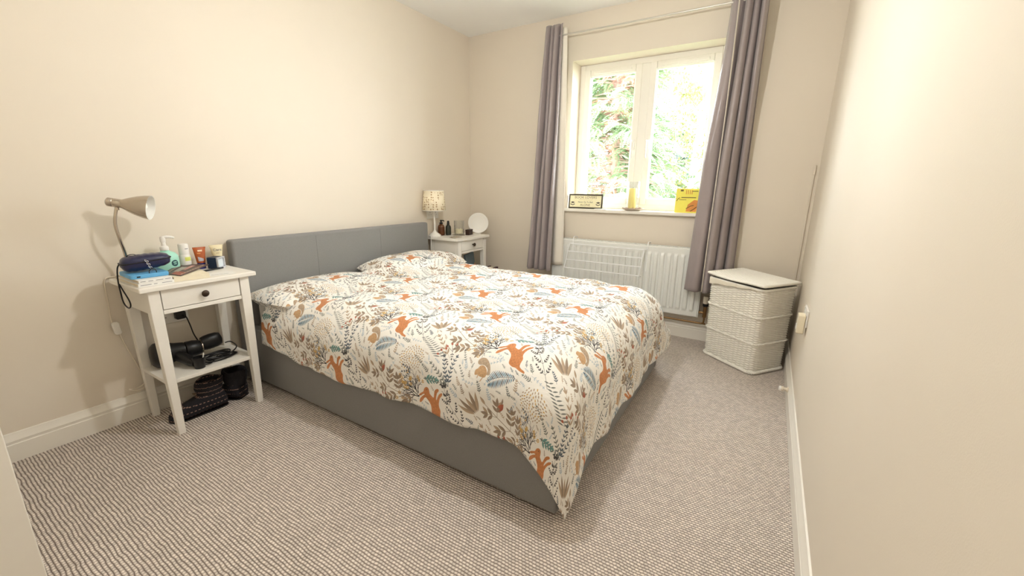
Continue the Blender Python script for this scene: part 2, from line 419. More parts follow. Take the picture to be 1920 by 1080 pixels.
# ------------------------------------------------------------------ printed bedding pattern (drawn in code)
PPM = 2200
TU, TV = .410, .410
def make_print():
    Wp, Hp = int(TU*PPM), int(TV*PPM)
    img = np.ones((Hp, Wp, 3), np.float32)*np.array(lin((242, 238, 230)), np.float32)
    rnd = random.Random(4)
    def paint(u0, u1, v0, v1, cover, col):
        """cover(U,V)->alpha on metric grid; v downwards; wraps"""
        i0, i1 = int(math.floor(v0*PPM))-2, int(math.ceil(v1*PPM))+2
        j0, j1 = int(math.floor(u0*PPM))-2, int(math.ceil(u1*PPM))+2
        ii = np.arange(i0, i1); jj = np.arange(j0, j1)
        U, V = np.meshgrid((jj+.5)/PPM, (ii+.5)/PPM)
        a = cover(U, V)
        if isinstance(a, tuple): a, tone = a
        else: tone = None
        a = np.clip(a, 0, 1)[..., None].astype(np.float32)
        ix = np.ix_(ii % Hp, jj % Wp)
        c = np.array(col, np.float32)
        if tone is not None: c = c*tone[..., None]
        img[ix] = img[ix]*(1-a)+c*a
    def leaf(p, ang, L, W, col, alpha=1.):
        ca, sa = math.cos(ang), math.sin(ang)
        def cov(U, V):
            x = (U-p[0])*ca+(V-p[1])*sa; y = -(U-p[0])*sa+(V-p[1])*ca
            t = np.clip(x/L, 0, 1); w = W*.5*np.sin(np.pi*t**.85)**.9
            a = np.clip((w-np.abs(y))*PPM+.3, 0, 1)*((x > 0) & (x < L))*alpha
            return a, 1-.18*np.clip(y/(W*.5+1e-6), -1, 1)
        x1, y1 = p[0]+ca*L, p[1]+sa*L
        paint(min(p[0], x1)-W, max(p[0], x1)+W, min(p[1], y1)-W, max(p[1], y1)+W, cov, col)
        return x1, y1
    def stroke(pts, w, col):
        for (a, b) in zip(pts[:-1], pts[1:]):
            def cov(U, V, a=a, b=b):
                dx, dy = b[0]-a[0], b[1]-a[1]; l2 = dx*dx+dy*dy+1e-12
                t = np.clip(((U-a[0])*dx+(V-a[1])*dy)/l2, 0, 1)
                d = np.hypot(U-a[0]-t*dx, V-a[1]-t*dy)
                return np.clip((w*.5-d)*PPM+.5, 0, 1)
            paint(min(a[0], b[0])-w, max(a[0], b[0])+w, min(a[1], b[1])-w, max(a[1], b[1])+w, cov, col)
    def dot(p, r, col):
        paint(p[0]-r, p[0]+r, p[1]-r, p[1]+r, lambda U, V: np.clip((r-np.hypot(U-p[0], V-p[1]))*PPM+.5, 0, 1), col)
    def poly(P, col, mottled=0.):
        P = np.array(P); u0, v0 = P.min(0); u1, v1 = P.max(0)
        def cov(U, V):
            acc = np.zeros(U.shape)
            for du, dv in ((-.25, -.25), (.25, -.25), (-.25, .25), (.25, .25)):
                x = U+du/PPM; y = V+dv/PPM; ins = np.zeros(U.shape, bool)
                for k in range(len(P)):
                    xa, ya = P[k]; xb, yb = P[(k+1) % len(P)]
                    c = (ya > y) != (yb > y)
                    ins ^= c & (x < (xb-xa)*(y-ya)/(yb-ya+1e-12)+xa)
                acc += ins
            tone = 1+mottled*(np.sin(U*310+np.sin(V*170)*2)*np.sin(V*260+np.cos(U*210)*2))
            return acc/4, tone
        paint(u0, u1, v0, v1, cov, col)
    def cr(P, k=4):
        n = len(P); out = []
        for i in range(n):
            p0, p1, p2, p3 = (np.array(P[(i+d) % n], float) for d in (-1, 0, 1, 2))
            for j in range(k):
                t = j/k; out.append(tuple(.5*(2*p1+(p2-p0)*t+(2*p0-5*p1+4*p2-p3)*t*t+(3*p1-p0-3*p2+p3)*t**3)))
        return out
    HARE = [(488,298),(478,330),(470,350),(490,395),(520,375),(550,352),(590,350),(608,365),(595,378),(560,385),(520,415),(515,430),(545,415),(580,403),(618,405),(625,415),(610,428),(570,435),(530,460),(505,490),(495,530),(465,560),(445,590),(450,620),(468,655),(460,672),(440,650),(420,620),(405,585),(380,560),(365,520),(375,490),(400,455),(410,420),(405,380),(395,350),(370,345),(340,352),(300,355),(282,345),(300,325),(340,318),(375,318),(400,320),(385,308),(345,305),(318,292),(325,283),(360,284),(400,290),(420,280),(440,272),(470,275)]
    C_h = lin((200, 134, 88)); C_ear = lin((206, 140, 100)); C_tan = lin((182, 160, 136)); C_br = lin((154, 136, 118))
    C_blk = lin((62, 58, 60)); C_sl = lin((92, 102, 112)); C_teal = lin((112, 152, 148)); C_blue = lin((120, 152, 172))
    C_gr = lin((120, 124, 118)); C_red = lin((178, 104, 84)); C_yel = lin((208, 170, 104)); C_sq = lin((198, 160, 120)); C_lt = lin((176, 190, 200))
    def sprig(p, ang, L, n, ll, lw, col, curve=.0, stemw=.0011, spread=.9, tipleaf=True, jit=.15):
        pts = []; x, y = p; a = ang
        for k in range(n+1):
            pts.append((x, y)); x += math.cos(a)*L/n; y += math.sin(a)*L/n; a += curve/n
        stroke(pts, stemw, col)
        for k in range(1, n+1):
            aa = ang+curve*k/n; q = pts[k]; f = 1-.4*k/n
            for s in (-1, 1):
                leaf(q, aa+s*spread+rnd.uniform(-jit, jit), ll*f, lw*f, col)
        if tipleaf: leaf(pts[-1], ang+curve, ll*.8, lw*.8, col)
        return pts
    def bush(p, ang, L, n, col, ll=.011, lw=.0042):
        pts = []; x, y = p; a = ang
        for k in range(n+1):
            pts.append((x, y)); x += math.cos(a)*L/n; y += math.sin(a)*L/n; a += rnd.uniform(-.2, .2)
        stroke(pts, .0013, col)
        for k in range(1, n+1):
            sg = 1 if k % 2 else -1
            for s in (sg, -sg):
                sprig(pts[k], ang+s*rnd.uniform(.75, 1.0), L*.42*(1-.35*k/n), 4, ll, lw, col, curve=-s*.6, spread=.65)
        sprig(pts[-1], ang, L*.25, 3, ll, lw, col)
    def coral(p, ang, L, depth, col, tips):
        x1, y1 = p[0]+math.cos(ang)*L, p[1]+math.sin(ang)*L
        stroke([p, (x1, y1)], .0013+.0008*depth, col)
        if depth == 0: tips.append((x1, y1)); return
        coral((x1, y1), ang+rnd.uniform(-.2, .2), L*.8, depth-1, col, tips)
        for s in (-1, 1):
            q = rnd.uniform(.35, .9); coral((p[0]+(x1-p[0])*q, p[1]+(y1-p[1])*q), ang+s*rnd.uniform(.45, .75), L*.72, depth-1, col, tips)
    def motif(ou, ov):
        P = lambda u, v: (ou+u, ov-v)
        # coral twigs with yellow flower heads
        tips = []
        for da, L in ((-.80, .040), (-.35, .046), (.15, .046), (.62, .038)):
            coral(P(-.058, .070), -math.pi/2+da-.12, L, 3, C_blk, tips)
        for k, q in enumerate(tips):
            if k % 5 == 0:
                for a in range(7): dot((q[0]+.0050*math.cos(a*.9), q[1]+.0050*math.sin(a*.9)), .0023, C_yel)
        stroke([P(-.058, .070), P(-.035, .076), P(-.012, .066)], .0014, C_sl)
        # brown broad-leaf branch rising at the left
        pts = [P(-.085, -.325), P(-.135, -.275), P(-.160, -.225), P(-.178, -.165), P(-.195, -.105)]
        stroke(pts, .0024, C_br)
        for (b, e, n) in ((pts[1], -2.85, 3), (pts[1], -1.0, 3), (pts[2], -2.75, 2), (pts[2], -.8, 3), (pts[3], -2.4, 2), (pts[3], -.85, 2), (pts[0], -2.9, 2)):
            x, y = b
            for k in range(n):
                x2, y2 = x+math.cos(e)*.020, y+math.sin(e)*.020; stroke([(x, y), (x2, y2)], .0015, C_br); x, y = x2, y2
                leaf((x, y), e+.75, .034, .0125, C_tan if k % 2 else C_br); leaf((x, y), e-.75, .030, .0115, C_br)
            leaf((x, y), e, .034, .0125, C_br)
        leaf(pts[-1], -1.6, .034, .0125, C_tan)
        # slate leafy spray
        for da in (-.7, -.25, .2, .6):
            sprig(P(.118, .030), -math.pi/2+da, .115, 7, .020, .0070, C_sl if da > 0 else C_gr, curve=da*.5, spread=.75, stemw=.0016)
        # black small-leaf bush right of the hare
        bush(P(.078, -.150), -1.50, .125, 3, C_blk, .0125, .0048)
        bush(P(.074, -.025), -1.20, .062, 2, C_blk, .011, .0042)
        # teal sprig
        sprig(P(.018, .112), .55, .060, 4, .030, .0115, C_teal, spread=.8)
        # blue feather
        x, y = P(-.036, -.082)
        for k in range(17):
            q = (x-.0062*k, y-.0040*k+.00012*k*k)
            for sg in (-1, 1):
                leaf(q, math.pi+.35+sg*1.05, .034*math.sin(math.pi*(k+2)/20)+.005, .0046, C_blue if k % 3 else C_sl)
        stroke([(x, y), (x-.05, y-.030), (x-.10, y-.045)], .0016, C_sl); stroke([(x, y), (x+.012, y+.030)], .0014, C_sl)
        # pale blue twigs between squirrel and hare
        for aa in (-2.9, -2.4, -1.9): sprig(P(-.045, .002), aa, .062, 5, .012, .0036, C_lt, spread=.6)
        # grey chevron fern
        for k in range(11):
            q = P(.088+.004*k, -.135-.0125*k); ln = .030*(.6+.05*k)
            leaf(q, math.pi+.55, ln, .0046, C_gr); leaf(q, -.25+.3, ln, .0046, C_gr)
        # tan leaf ball
        for k in range(95):
            a = k*2.4; r = .058*math.sqrt(k/95); q = P(.008+r*math.cos(a), -.190+r*math.sin(a)*1.0)
            leaf(q, a+1.2, .0100, .0048, C_yel if k % 4 == 0 else C_tan)
        # long tan leaves
        for k, da in enumerate((-.55, -.25, .05, .35, .65)):
            leaf(P(.150+.005*k, -.110), -math.pi/2+da*.8, .075+.012*(k % 2), .0135, C_br if k % 2 else C_tan)
        sprig(P(.168, -.285), -1.75, .12, 5, .030, .0085, C_tan, spread=.55)
        # berries
        for b0, aa in ((P(.150, -.270), -1.6), (P(.185, .150), -1.2)):
            for da in (-.8, -.2, .4):
                e = (b0[0]+.030*math.cos(aa+da), b0[1]+.030*math.sin(aa+da)); stroke([b0, e], .0013, C_blk); leaf(e, aa+da, .014, .0090, C_red)
            sprig(b0, aa+math.pi, .03, 3, .012, .0044, C_blk)
        # dark round-leaf sprig
        for da in (-.6, 0, .6): sprig(P(-.020, -.235), -2.6+da, .045, 4, .011, .0058, C_sl, spread=.8)
        # light fillers
        for (u, v, a, n) in ((-.185, .075, -1.4, 5), (.045, .160, -1.9, 5), (-.100, -.020, 2.7, 4), (-.06, -.155, 2.9, 4), (.195, .02, -1.5, 5), (.03, -.100, .9, 4), (-.185, -.025, -2.2, 4)):
            sprig(P(u, v), a, .055, n, .011, .0040, C_gr if n != 4 else C_lt, spread=.8)
        # squirrel: body, head, tail
        q = P(-.145, .008)
        S = lambda pts: [(q[0]+x*1.25, q[1]+y*1.25) for x, y in pts]
        poly(cr(S([(-.004,.02),(-.012,.006),(-.006,-.012),(.006,-.018),(.016,-.010),(.019,.004),(.014,.018),(.004,.024)])), C_sq, .12)
        poly(cr(S([(-.020,-.004),(-.012,-.016),(-.002,-.014),(-.002,-.004),(-.010,.003)])), C_sq, .1)
        poly(cr(S([(.012,.020),(.022,.008),(.018,-.010),(.004,-.026),(.006,-.040),(.020,-.042),(.032,-.026),(.034,-.004),(.028,.016),(.020,.025)])), C_tan, .15)
        stroke(S([(-.010,.003),(-.018,.010)]), .0035, C_sq); stroke(S([(-.004,.022),(-.016,.026)]), .0035, C_sq)
        # robin
        q = P(-.139, -.148)
        leaf((q[0]-.019, q[1]), -.25, .038, .020, C_red); leaf((q[0]+.010, q[1]-.010), -.7, .024, .007, C_br); dot((q[0]-.014, q[1]-.005), .0065, C_br)
        # hare with a clear margin
        Hh = [((x-450)*.00041, (y-470)*.00041) for x, y in HARE]
        HP = cr([(ou+x, ov+y) for x, y in Hh], 3)
        big = [(ou+x*1.12, ov+y*1.07) for x, y in Hh]
        poly(big, lin((242, 238, 230)))
        poly(HP, C_h, .13)
        poly([(ou+(x-450)*.00041, ov+(y-470)*.00041) for x, y in ((300,340),(345,326),(385,324),(340,345))], C_ear)
        dot((ou+(455-450)*.00041, ov+(298-470)*.00041), .0018, C_blk)
    motif(TU/2, TV/2)
    # fine sprigs in whatever ground is still open
    bgc = np.array(lin((242, 238, 230)), np.float32)
    for it in range(3500):
        u, v = rnd.random()*TU, rnd.random()*TV; R0 = rnd.choice((.026, .021, .017)) if it < 1500 else rnd.choice((.013, .010, .016))
        ii = (np.arange(int((v-R0)*PPM), int((v+R0)*PPM), 3)) % Hp; jj = (np.arange(int((u-R0)*PPM), int((u+R0)*PPM), 3)) % Wp
        if (np.abs(img[np.ix_(ii, jj)]-bgc).sum(-1) > .02).mean() > .015: continue
        a = rnd.uniform(-2.3, -.8); c = rnd.choice((C_gr, C_sl, C_lt, C_tan, C_gr, C_br)); L_ = R0*2.0
        sprig((u-math.cos(a)*L_*.5, v-math.sin(a)*L_*.5), a, L_, 5 if R0 > .015 else 4, min(.015, L_*.34), min(.0050, L_*.13), c, curve=rnd.uniform(-.5, .5), spread=.8, stemw=.0012)
    im = bpy.data.images.new('hare_print', Wp, Hp, alpha=False, float_buffer=True)
    rgba = np.ones((Hp, Wp, 4), np.float32); rgba[..., :3] = np.clip(img[::-1], 0, 1)
    im.pixels.foreach_set(rgba.ravel()); im.update(); im.pack()
    return im
def bedding_material():
    m = bpy.data.materials.new('hare_print_cotton'); m.use_nodes = True
    nt = m.node_tree; b = nt.nodes['Principled BSDF']; L = nt.links
    ti = nt.nodes.new('ShaderNodeTexImage'); ti.image = make_print(); ti.extension = 'REPEAT'
    uv = nt.nodes.new('ShaderNodeUVMap'); uv.uv_map = 'UVMap'; L.new(uv.outputs[0], ti.inputs[0])
    L.new(ti.outputs[0], b.inputs['Base Color'])
    b.inputs['Roughness'].default_value = .8; b.inputs['Specular IOR Level'].default_value = .15; b.inputs['Sheen Weight'].default_value = .1
    tc = nt.nodes.new('ShaderNodeTexCoord')
    n = nt.nodes.new('ShaderNodeTexNoise'); n.inputs['Scale'].default_value = 11; n.inputs['Detail'].default_value = 4; n.inputs['Distortion'].default_value = .8
    L.new(tc.outputs['Object'], n.inputs['Vector'])
    bp = nt.nodes.new('ShaderNodeBump'); bp.inputs['Strength'].default_value = .35; bp.inputs['Distance'].default_value = .02
    L.new(n.outputs['Fac'], bp.inputs['Height']); L.new(bp.outputs[0], b.inputs['Normal'])
    return m
M_bedding = bedding_material()
PTH = R_(43.5)
def print_uv(x, y):
    dx, dy = x-1.815, y+2.130
    return ((dx*math.cos(PTH)+dy*math.sin(PTH))/TU+.5, (-dx*math.sin(PTH)+dy*math.cos(PTH))/TV+.5)
def set_uv(o, fn):
    me = o.data; off = worldloc(o); uvl = me.uv_layers.new(name='UVMap')
    vi = np.empty(len(me.loops), np.int32); me.loops.foreach_get('vertex_index', vi)
    arr = np.array(fn, np.float32)[vi]; uvl.data.foreach_set('uv', arr.ravel())

# ------------------------------------------------------------------ bed
M_uph = mat('grey_upholstery', (139, 137, 134), .9, spec=.15, var=.22, vscale=420, bump=.5, bscale=500, sheen=.15)
M_sheet = mat('white_sheet', (232, 228, 220), .85, var=.03)
BX0, BX1, BY0, BY1 = .085, 2.027, -2.200, -.722
bed = thing('bed', 'double bed with grey fabric headboard and upholstered base against the left wall', 'bed', (1.05, -1.46, 0))
base = MB()
base.box(BX0, BX1, BY0, BY0+.05, .018, .335).box(BX0, BX1, BY1-.05, BY1, .018, .335).box(BX1-.05, BX1, BY0+.05, BY1-.05, .018, .335).box(BX0, BX0+.05, BY0+.05, BY1-.05, .018, .335)
base.box(BX0+.05, BX1-.05, BY0+.05, BY1-.05, .20, .24)
base.build('base', M_uph, bed, bevel=.012, seg=3)
for fx in (BX0+.06, BX1-.06):
    for fy in (BY0+.06, BY1-.06):
        MB().box(fx-.025, fx+.025, fy-.025, fy+.025, 0, .0185).build('foot', M_black, bed)
hbo = MB().box(.020, .084, -2.225, -.702, .02, .827).build('headboard', M_uph, bed, bevel=.016, seg=3)
for y in (-1.730, -1.215):
    MB().tube([(.0840, y, .30), (.0840, y, .812)], .0016, 6).build('seam', M_uph, hbo, smooth=60)
mt = MB(); pl = rbox_rings((BX1-BX0)/2-.03, (BY1-BY0)/2-.035, .06)
cx, cy = (BX0+BX1)/2, (BY0+BY1)/2
mt.loft([[(cx+x*k, cy+y*k, z) for x, y in pl] for k, z in ((.985, .24), (1, .26), (1, .46), (.985, .485))])
mt.build('mattress', M_sheet, bed, smooth=50)

# duvet: a rectangle of cloth draped over the bed by its own outline
TOPZ = .552; RC = .19
DX1, DY0, DY1 = BX1+.028, BY0-.028, BY1+.020
IX1, IY0, IY1 = DX1-RC, DY0+RC, DY1-RC
ARC = RC*math.pi/2
Q_near, Q_foot, Q_far = ARC+.108, ARC+.20, ARC+.08
S0, S1, T0, T1 = .30, IX1+Q_foot, IY0-Q_near, IY1+Q_far
def nz(x, y, z=0, s=1.): return mnoise.noise(Vector((x*s, y*s, z)))
def duvet_top(x, y):
    z = TOPZ+.010*nz(x, y, 1, 4.2)+.006*nz(x, y, 2, 9)+.003*nz(x, y, 5, 22)
    # quilting wrinkles pulled along the bed
    z += .004*(1-abs(nz(x*.6, y*1.6, 3, 7)))*1.0
    # right pillow bulge and left pillow bulge under the head end
    z += .055*math.exp(-((x-.30)/.17)**2)*sm((y+1.62)/.25)*sm((-.56-y)/.2)
    z += .018*math.exp(-((x-.26)/.16)**2)*sm((y+2.22)/.12)*sm((-1.45-y)/.25)
    z -= .03*sm((y+.95)/.3)*sm((x-.6)/.3)*.5
    return z
def drape(s, t):
    a = max(0., s-IX1); b = 0.; sgn = 1
    if t < IY0: b = IY0-t; sgn = -1
    elif t > IY1: b = t-IY1; sgn = 1
    q = math.hypot(a, b)
    bx, by = min(s, IX1), min(max(t, IY0), IY1)
    zt = duvet_top(bx, by)
    if q < 1e-6: return Vector((bx, by, zt))
    ux, uy = a/q, sgn*b/q
    if q < ARC:
        th = q/RC; h = RC*math.sin(th); d = RC*(1-math.cos(th))
    else:
        e = q-ARC
        if t > IY1 and a > 0:
            cf = 2*(a/q)*(b/q); e *= 1-.52*cf*cf
        h = RC+.03*e/.4; d = RC+e
        if t > IY1 and a > 0: h += .06*cf*cf*sm(e/.12)
    per = (by-bx)*1.0+math.atan2(uy, ux)*.25
    fold = sm((q-.10)/.25)*(.008*math.sin(per*15+1.3*math.sin(per*5))+.003*math.sin(per*37+.7))
    corner = (ux*abs(uy))*2
    fold *= (1-.5*corner)
    h += fold+.040*corner*corner*sm((q-.10)/.2)
    z = zt-d+.006*nz(s, t, 9, 6)
    return Vector((bx+ux*h, by+uy*h, max(z, .045)))
dm = MB(); NU, NV = 190, 176
uvs = []
for i in range(NU+1):
    for j in range(NV+1):
        s = S0+(S1-S0)*i/NU; t = T0+(T1-T0)*j/NV
        # a slightly wandering hem
        if j == 0: t += .0
        dm.v.append(tuple(drape(s, t+.012*math.sin(s*5)*(1-j/NV)**4))); uvs.append(print_uv(s, t))
wv = NV+1
for i in range(NU):
    for j in range(NV): dm.f.append((i*wv+j, (i+1)*wv+j, (i+1)*wv+j+1, i*wv+j+1))
duvet = dm.build('duvet', M_bedding, smooth=180, loc=(1.1, -1.46, .55), recalc=False)
set_uv(duvet, uvs)
sd = duvet.modifiers.new('thickness', 'SOLIDIFY'); sd.thickness = .022; sd.offset = -1
tag(duvet, 'white duvet printed with orange hares, squirrels and grey foliage, spread over the bed', 'duvet')

def pillow(label, cx, cy, cz, hx, hy, hz, tilt, vo, grp='pillows at the head of the bed'):
    m = MB(); n = 40; uv = []
    M = Matrix.Translation((cx, cy, cz)) @ Matrix.Rotation(R_(tilt), 4, 'Y')
    for side in (1, -1):
        o = len(m.v)
        for i in range(n+1):
            for j in range(n+1):
                a, b = 2*i/n-1, 2*j/n-1
                w = (max(0, 1-abs(a)**2.6)*max(0, 1-abs(b)**3.2))**.42
                x = hx*a*(1-.05*b*b); y = hy*b*(1-.05*a*a)
                z = side*hz*w*(1+.15*nz(a, b, cy, 2))
                m.v.append(tuple(M @ Vector((x, y, z)))); uv.append(print_uv(x*side+vo, y+vo*1.7))
        for i in range(n):
            for j in range(n):
                f = (o+i*(n+1)+j, o+(i+1)*(n+1)+j, o+(i+1)*(n+1)+j+1, o+i*(n+1)+j+1)
                m.f.append(f if side > 0 else tuple(reversed(f)))
    o = m.build('pillow', M_bedding, smooth=180, loc=(cx, cy, cz), recalc=False)
    set_uv(o, uv)
    return tag(o, label, 'pillow', None)
pillow('hare print pillow nearest the lamp with metal shade, mostly under the duvet', .30, -1.855, .518, .20, .365, .062, 0, .1)
pillow('hare print pillow humped at the far head end beside the far bedside table', .30, -1.085, .545, .20, .40, .082, 4, .37)

# ------------------------------------------------------------------ bedside tables
M_knob = mat('dark_bronze', (70, 58, 48), .4, metal=.7, var=.2)
M_gap = mat('drawer_shadow_gap_wood', (170, 158, 140), .7)
def bedside(name_lbl, tx, ty, grp):
    t = thing('bedside_table', name_lbl, 'bedside table', (tx+.175, ty+.23, 0), grp)
    W, D = .46, .35
    MB().box(tx, tx+D, ty, ty+W, .678, .700).build('tabletop', M_white, t, bevel=.005)
    lw = .045
    for (sx, sy) in ((0, 0), (0, 1), (1, 0), (1, 1)):
        xo = tx+.018 if sx == 0 else tx+D-.018; yo = ty+.030 if sy == 0 else ty+W-.030
        dx = 1 if sx == 0 else -1; dy = 1 if sy == 0 else -1
        def ring(w, z, ins): return [(xo+dx*a, yo+dy*(ins+b), z) for a, b in ((0, 0), (w, 0), (w, w), (0, w))]
        r0, r1, r2 = ring(.028, 0, .012), ring(.042, .56, 0), ring(.042, .678, 0)
        MB().loft([r0, r1, r2]).build('leg', M_white, t, bevel=.003)
    x0, x1, y0, y1 = tx+.022, tx+D-.022, ty+.034, ty+W-.034
    MB().box(x0+.04, x1-.04, y0, y0+.018, .575, .678).build('side_rail', M_white, t, bevel=.002)
    MB().box(x0+.04, x1-.04, y1-.018, y1, .575, .678).build('side_rail', M_white, t, bevel=.002)
    MB().box(x0, x0+.018, y0+.04, y1-.04, .575, .678).build('back_rail', M_white, t, bevel=.002)
    MB().box(x1-.02, x1+.002, ty+.073, ty+W-.073, .570, .588).build('front_rail', M_white, t, bevel=.002)
    dr = MB().box(x1-.22, x1-.016, ty+.085, ty+W-.085, .592, .66).box(x1-.016, x1+.001, ty+.0755, ty+W-.0755, .5905, .6765).build('drawer', M_white, t, bevel=.002)
    c = (x1+.001, ty+W/2, .634)
    MB().lathe([(.006, 0), (.006, .010), (.0135, .016), (.0155, .022), (.012, .027), (.004, .029)], c, (1, 0, 0), 20).build('knob', M_knob, dr, smooth=50)
    MB().box(tx+.03, tx+D-.03, ty+.040, ty+W-.040, .245, .262).build('shelf', M_white, t, bevel=.002)
    return t
TX, TY, UX, UY = .024, -2.719, .024, -.674
bedside('white bedside table crowded with toiletries, at the near side of the bed', TX, TY, None)
bedside('white bedside table with a floral-shaded lamp, in the far corner beside the bed', UX, UY, None)

# ------------------------------------------------------------------ metal gooseneck lamp
lamp = thing('desk_lamp', 'brushed metal gooseneck lamp with bell shade at the back of the near bedside table', 'lamp', (.066, -2.662, .70))
MB().lathe([(.040, 0), (.040, .010), (.036, .016), (.020, .022), (.012, .030), (.009, .034)], (.066, -2.662, .7002), n=32).build('base', M_chrome, lamp, smooth=40)
nk = smoothpath([(.066, -2.662, .73), (.090, -2.660, .80), (.113, -2.674, .88), (.120, -2.680, .95), (.119, -2.664, 1.018)], 8)
MB().tube(nk, .0062, 10).build('neck', M_chrome, lamp, smooth=60)
hp = Vector((.100, -2.690, 1.042)); hd = Vector((.58, .79, -.18)).normalized()
M_shin = mat('white_reflector', (245, 243, 236), .4)
sh = MB().lathe([(.001, 0), (.012, .001), (.0185, .006), (.019, .022), (.0175, .024), (.0185, .028), (.0185, .048), (.018, .051), (.020, .056), (.031, .078), (.042, .105), (.0495, .130), (.053, .152)], hp, hd, 36, cap1=False)
sho = sh.build('shade', M_chrome, lamp, smooth=50)
MB().lathe([(.010, .050), (.018, .056), (.029, .079), (.040, .106), (.0475, .130), (.0515, .1515), (.053, .152)], hp, hd, 36, cap0=True, cap1=False).build('reflector', M_shin, sho, smooth=50)
bq = hp+hd*.06
M_bulb = mat('frosted_bulb', (250, 248, 240), .3)
MB().lathe([(.010, 0), (.012, .02), (.024, .045), (.026, .058), (.018, .074), (.004, .080)], bq, hd, 20).build('bulb', M_bulb, sho, smooth=60)
MB().cyl(hp+hd*.035+Vector((0, 0, -.016)), hp+hd*.035+Vector((0, 0, -.030)), .006).build('switch', M_chrome, lamp, smooth=40)
M_cord = mat('pale_flex', (228, 216, 196), .5)
cd = MB().tube(smoothpath([(.035, -2.665, .703), (.012, -2.70, .704), (.009, -2.728, .690), (.010, -2.733, .60), (.012, -2.736, .50), (.016, -2.722, .44), (.014, -2.70, .34), (.02, -2.68, .25), (.030, -2.672, .18), (.035, -2.70, .160), (.04, -2.735, .165), (.045, -2.70, .150), (.03, -2.64, .18), (.012, -2.585, .30), (.012, -2.56, .44)], 8), .0028, 7)
cdo = cd.build('cord', M_cord, lamp, smooth=60)
MB().prism(rbox_rings(.013, .030, .010), -.009, .009, frame((.018, -2.727, .466), (0, 1, .1), (0, -.3, 1))).build('inline_switch', M_plastic, cdo, bevel=.003)

# ------------------------------------------------------------------ sockets
def socket(label, loc, right, up, n=2, extra=None, w=None):
    t = thing('wall_socket', label, 'socket', loc)
    M = frame(loc, right, up); w = w or (.146 if n == 2 else .086)
    MB().prism(rbox_rings(w/2, .043, .005), 0, .009, M).build('faceplate', M_plastic, t, bevel=.002)
    for k in range(n):
        ox = (k-(n-1)/2)*.070
        for (xa, xb, ya, yb) in ((-.002, .002, .006, .014), (-.015, -.009, -.012, -.009), (.009, .015, -.012, -.009)):
            MB().box(ox+xa, ox+xb, ya, yb, .0088, .0094, M).build('pin_hole', M_black, t)
        MB().box(ox+.010 if k else ox-.022, ox+.022 if k else ox-.010, .018, .036, .009, .012, M).build('switch', M_plastic, t, bevel=.001)
    return t, M
s1, Ms = socket('white double wall socket with a black plug, behind the near bedside table', (.0003, -2.515, .475), (0, 1, 0), (0, 0, 1))
pg = thing('plug', 'black plug with cord in the wall socket behind the near bedside table', 'plug', (.011, -2.482, .468))
MB().prism(rbox_rings(.022, .020, .008), .0095, .036, frame((.0003, -2.482, .468), (0, 1, 0), (0, 0, 1))).build('body', M_black, pg, bevel=.003)
MB().tube(smoothpath([(.035, -2.478, .468), (.055, -2.470, .462), (.062, -2.462, .42), (.075, -2.455, .36), (.075, -2.43, .30), (.085, -2.40, .268)], 8), .003, 7).build('cord', M_black, pg, smooth=60)
socket('white wall socket above the grey headboard end, behind the floral lamp', (.0003, -.560, .890), (0, 1, 0), (0, 0, 1))
s3, M3 = socket('white double socket low on the right wall beside the hamper', (RX-.0003, -.86, .515), (0, -1, 0), (0, 0, 1))
ad = thing('plug_adaptor', 'cream plug-in adaptor on the right wall socket', 'plug', (RX-.03, -.905, .47))
MB().prism(rbox_rings(.030, .048, .008), .0100, .040, frame((RX-.0003, -.905, .487), (0, -1, 0), (0, 0, 1))).build('body', mat('cream_plastic', (236, 224, 196), .4), ad, bevel=.004)
MB().prism(rbox_rings(.010, .014, .004), .040, .043, frame((RX-.0003, -.905, .470), (0, -1, 0), (0, 0, 1))).build('button', M_plastic, ad, bevel=.001)
ds = thing('door_stop', 'cream door stop fixed on the right baseboard in front of the hamper', 'door stop', (RX-.02, -.80, .085))
MB().lathe([(.014, 0), (.014, .006), (.009, .008), (.009, .022), (.013, .024), (.013, .032), (.010, .034)], (RX-.0155, -.80, .082), (-1, 0, 0), 18).build('post', M_cord, ds, smooth=40)
MB().lathe([(.0135, .0325), (.0135, .040), (.010, .044)], (RX-.0155, -.80, .082), (-1, 0, 0), 18).build('buffer', M_plastic, ds, smooth=40)

# ------------------------------------------------------------------ things on the near bedside table
Z0 = .7003
M_paper = mat('white_paper', (240, 238, 232), .7, var=.02)
M_page = mat('page_edges', (226, 214, 190), .8, var=.12, vscale=500, stretch=(1, 1, 8))
M_ink = mat('grey_ink', (120, 120, 126), .6)
def book(label, x0, x1, y0, y1, z0, th, cover, lines=()):
    t = thing('book', label, 'book', ((x0+x1)/2, (y0+y1)/2, z0))
    c = MB().box(x0, x1, y0, y1, z0, z0+.0016).box(x0, x1, y0, y1, z0+th-.0016, z0+th).box(x1-.0016, x1, y0, y1, z0+.0016, z0+th-.0016)
    co = c.build('cover', cover, t, bevel=.0006)
    MB().box(x0+.003, x1-.0018, y0+.003, y1-.003, z0+.0017, z0+th-.0017).build('page_block', M_page, t)
    for (ya, yb, zz) in lines:
        MB().box(x1-.0001, x1+.0004, y0+(y1-y0)*ya, y0+(y1-y0)*yb, z0+th*zz-.0010, z0+th*zz+.0010).build('spine_print', M_ink, co)
    return t
book('lower white paperback of the stack on the near bedside table', .110, .345, -2.709, -2.586, Z0, .0145, M_paper, ((.06, .36, .5), (.42, .52, .5), (.65, .94, .5)))
book('upper white paperback under the blue box on the near bedside table', .112, .343, -2.705, -2.590, Z0+.0148, .0130, M_paper, ((.05, .2, .55), (.28, .42, .5), (.5, .72, .5), (.78, .95, .5)))
M_blue = mat('sky_blue_card', (104, 176, 224), .45, var=.05)
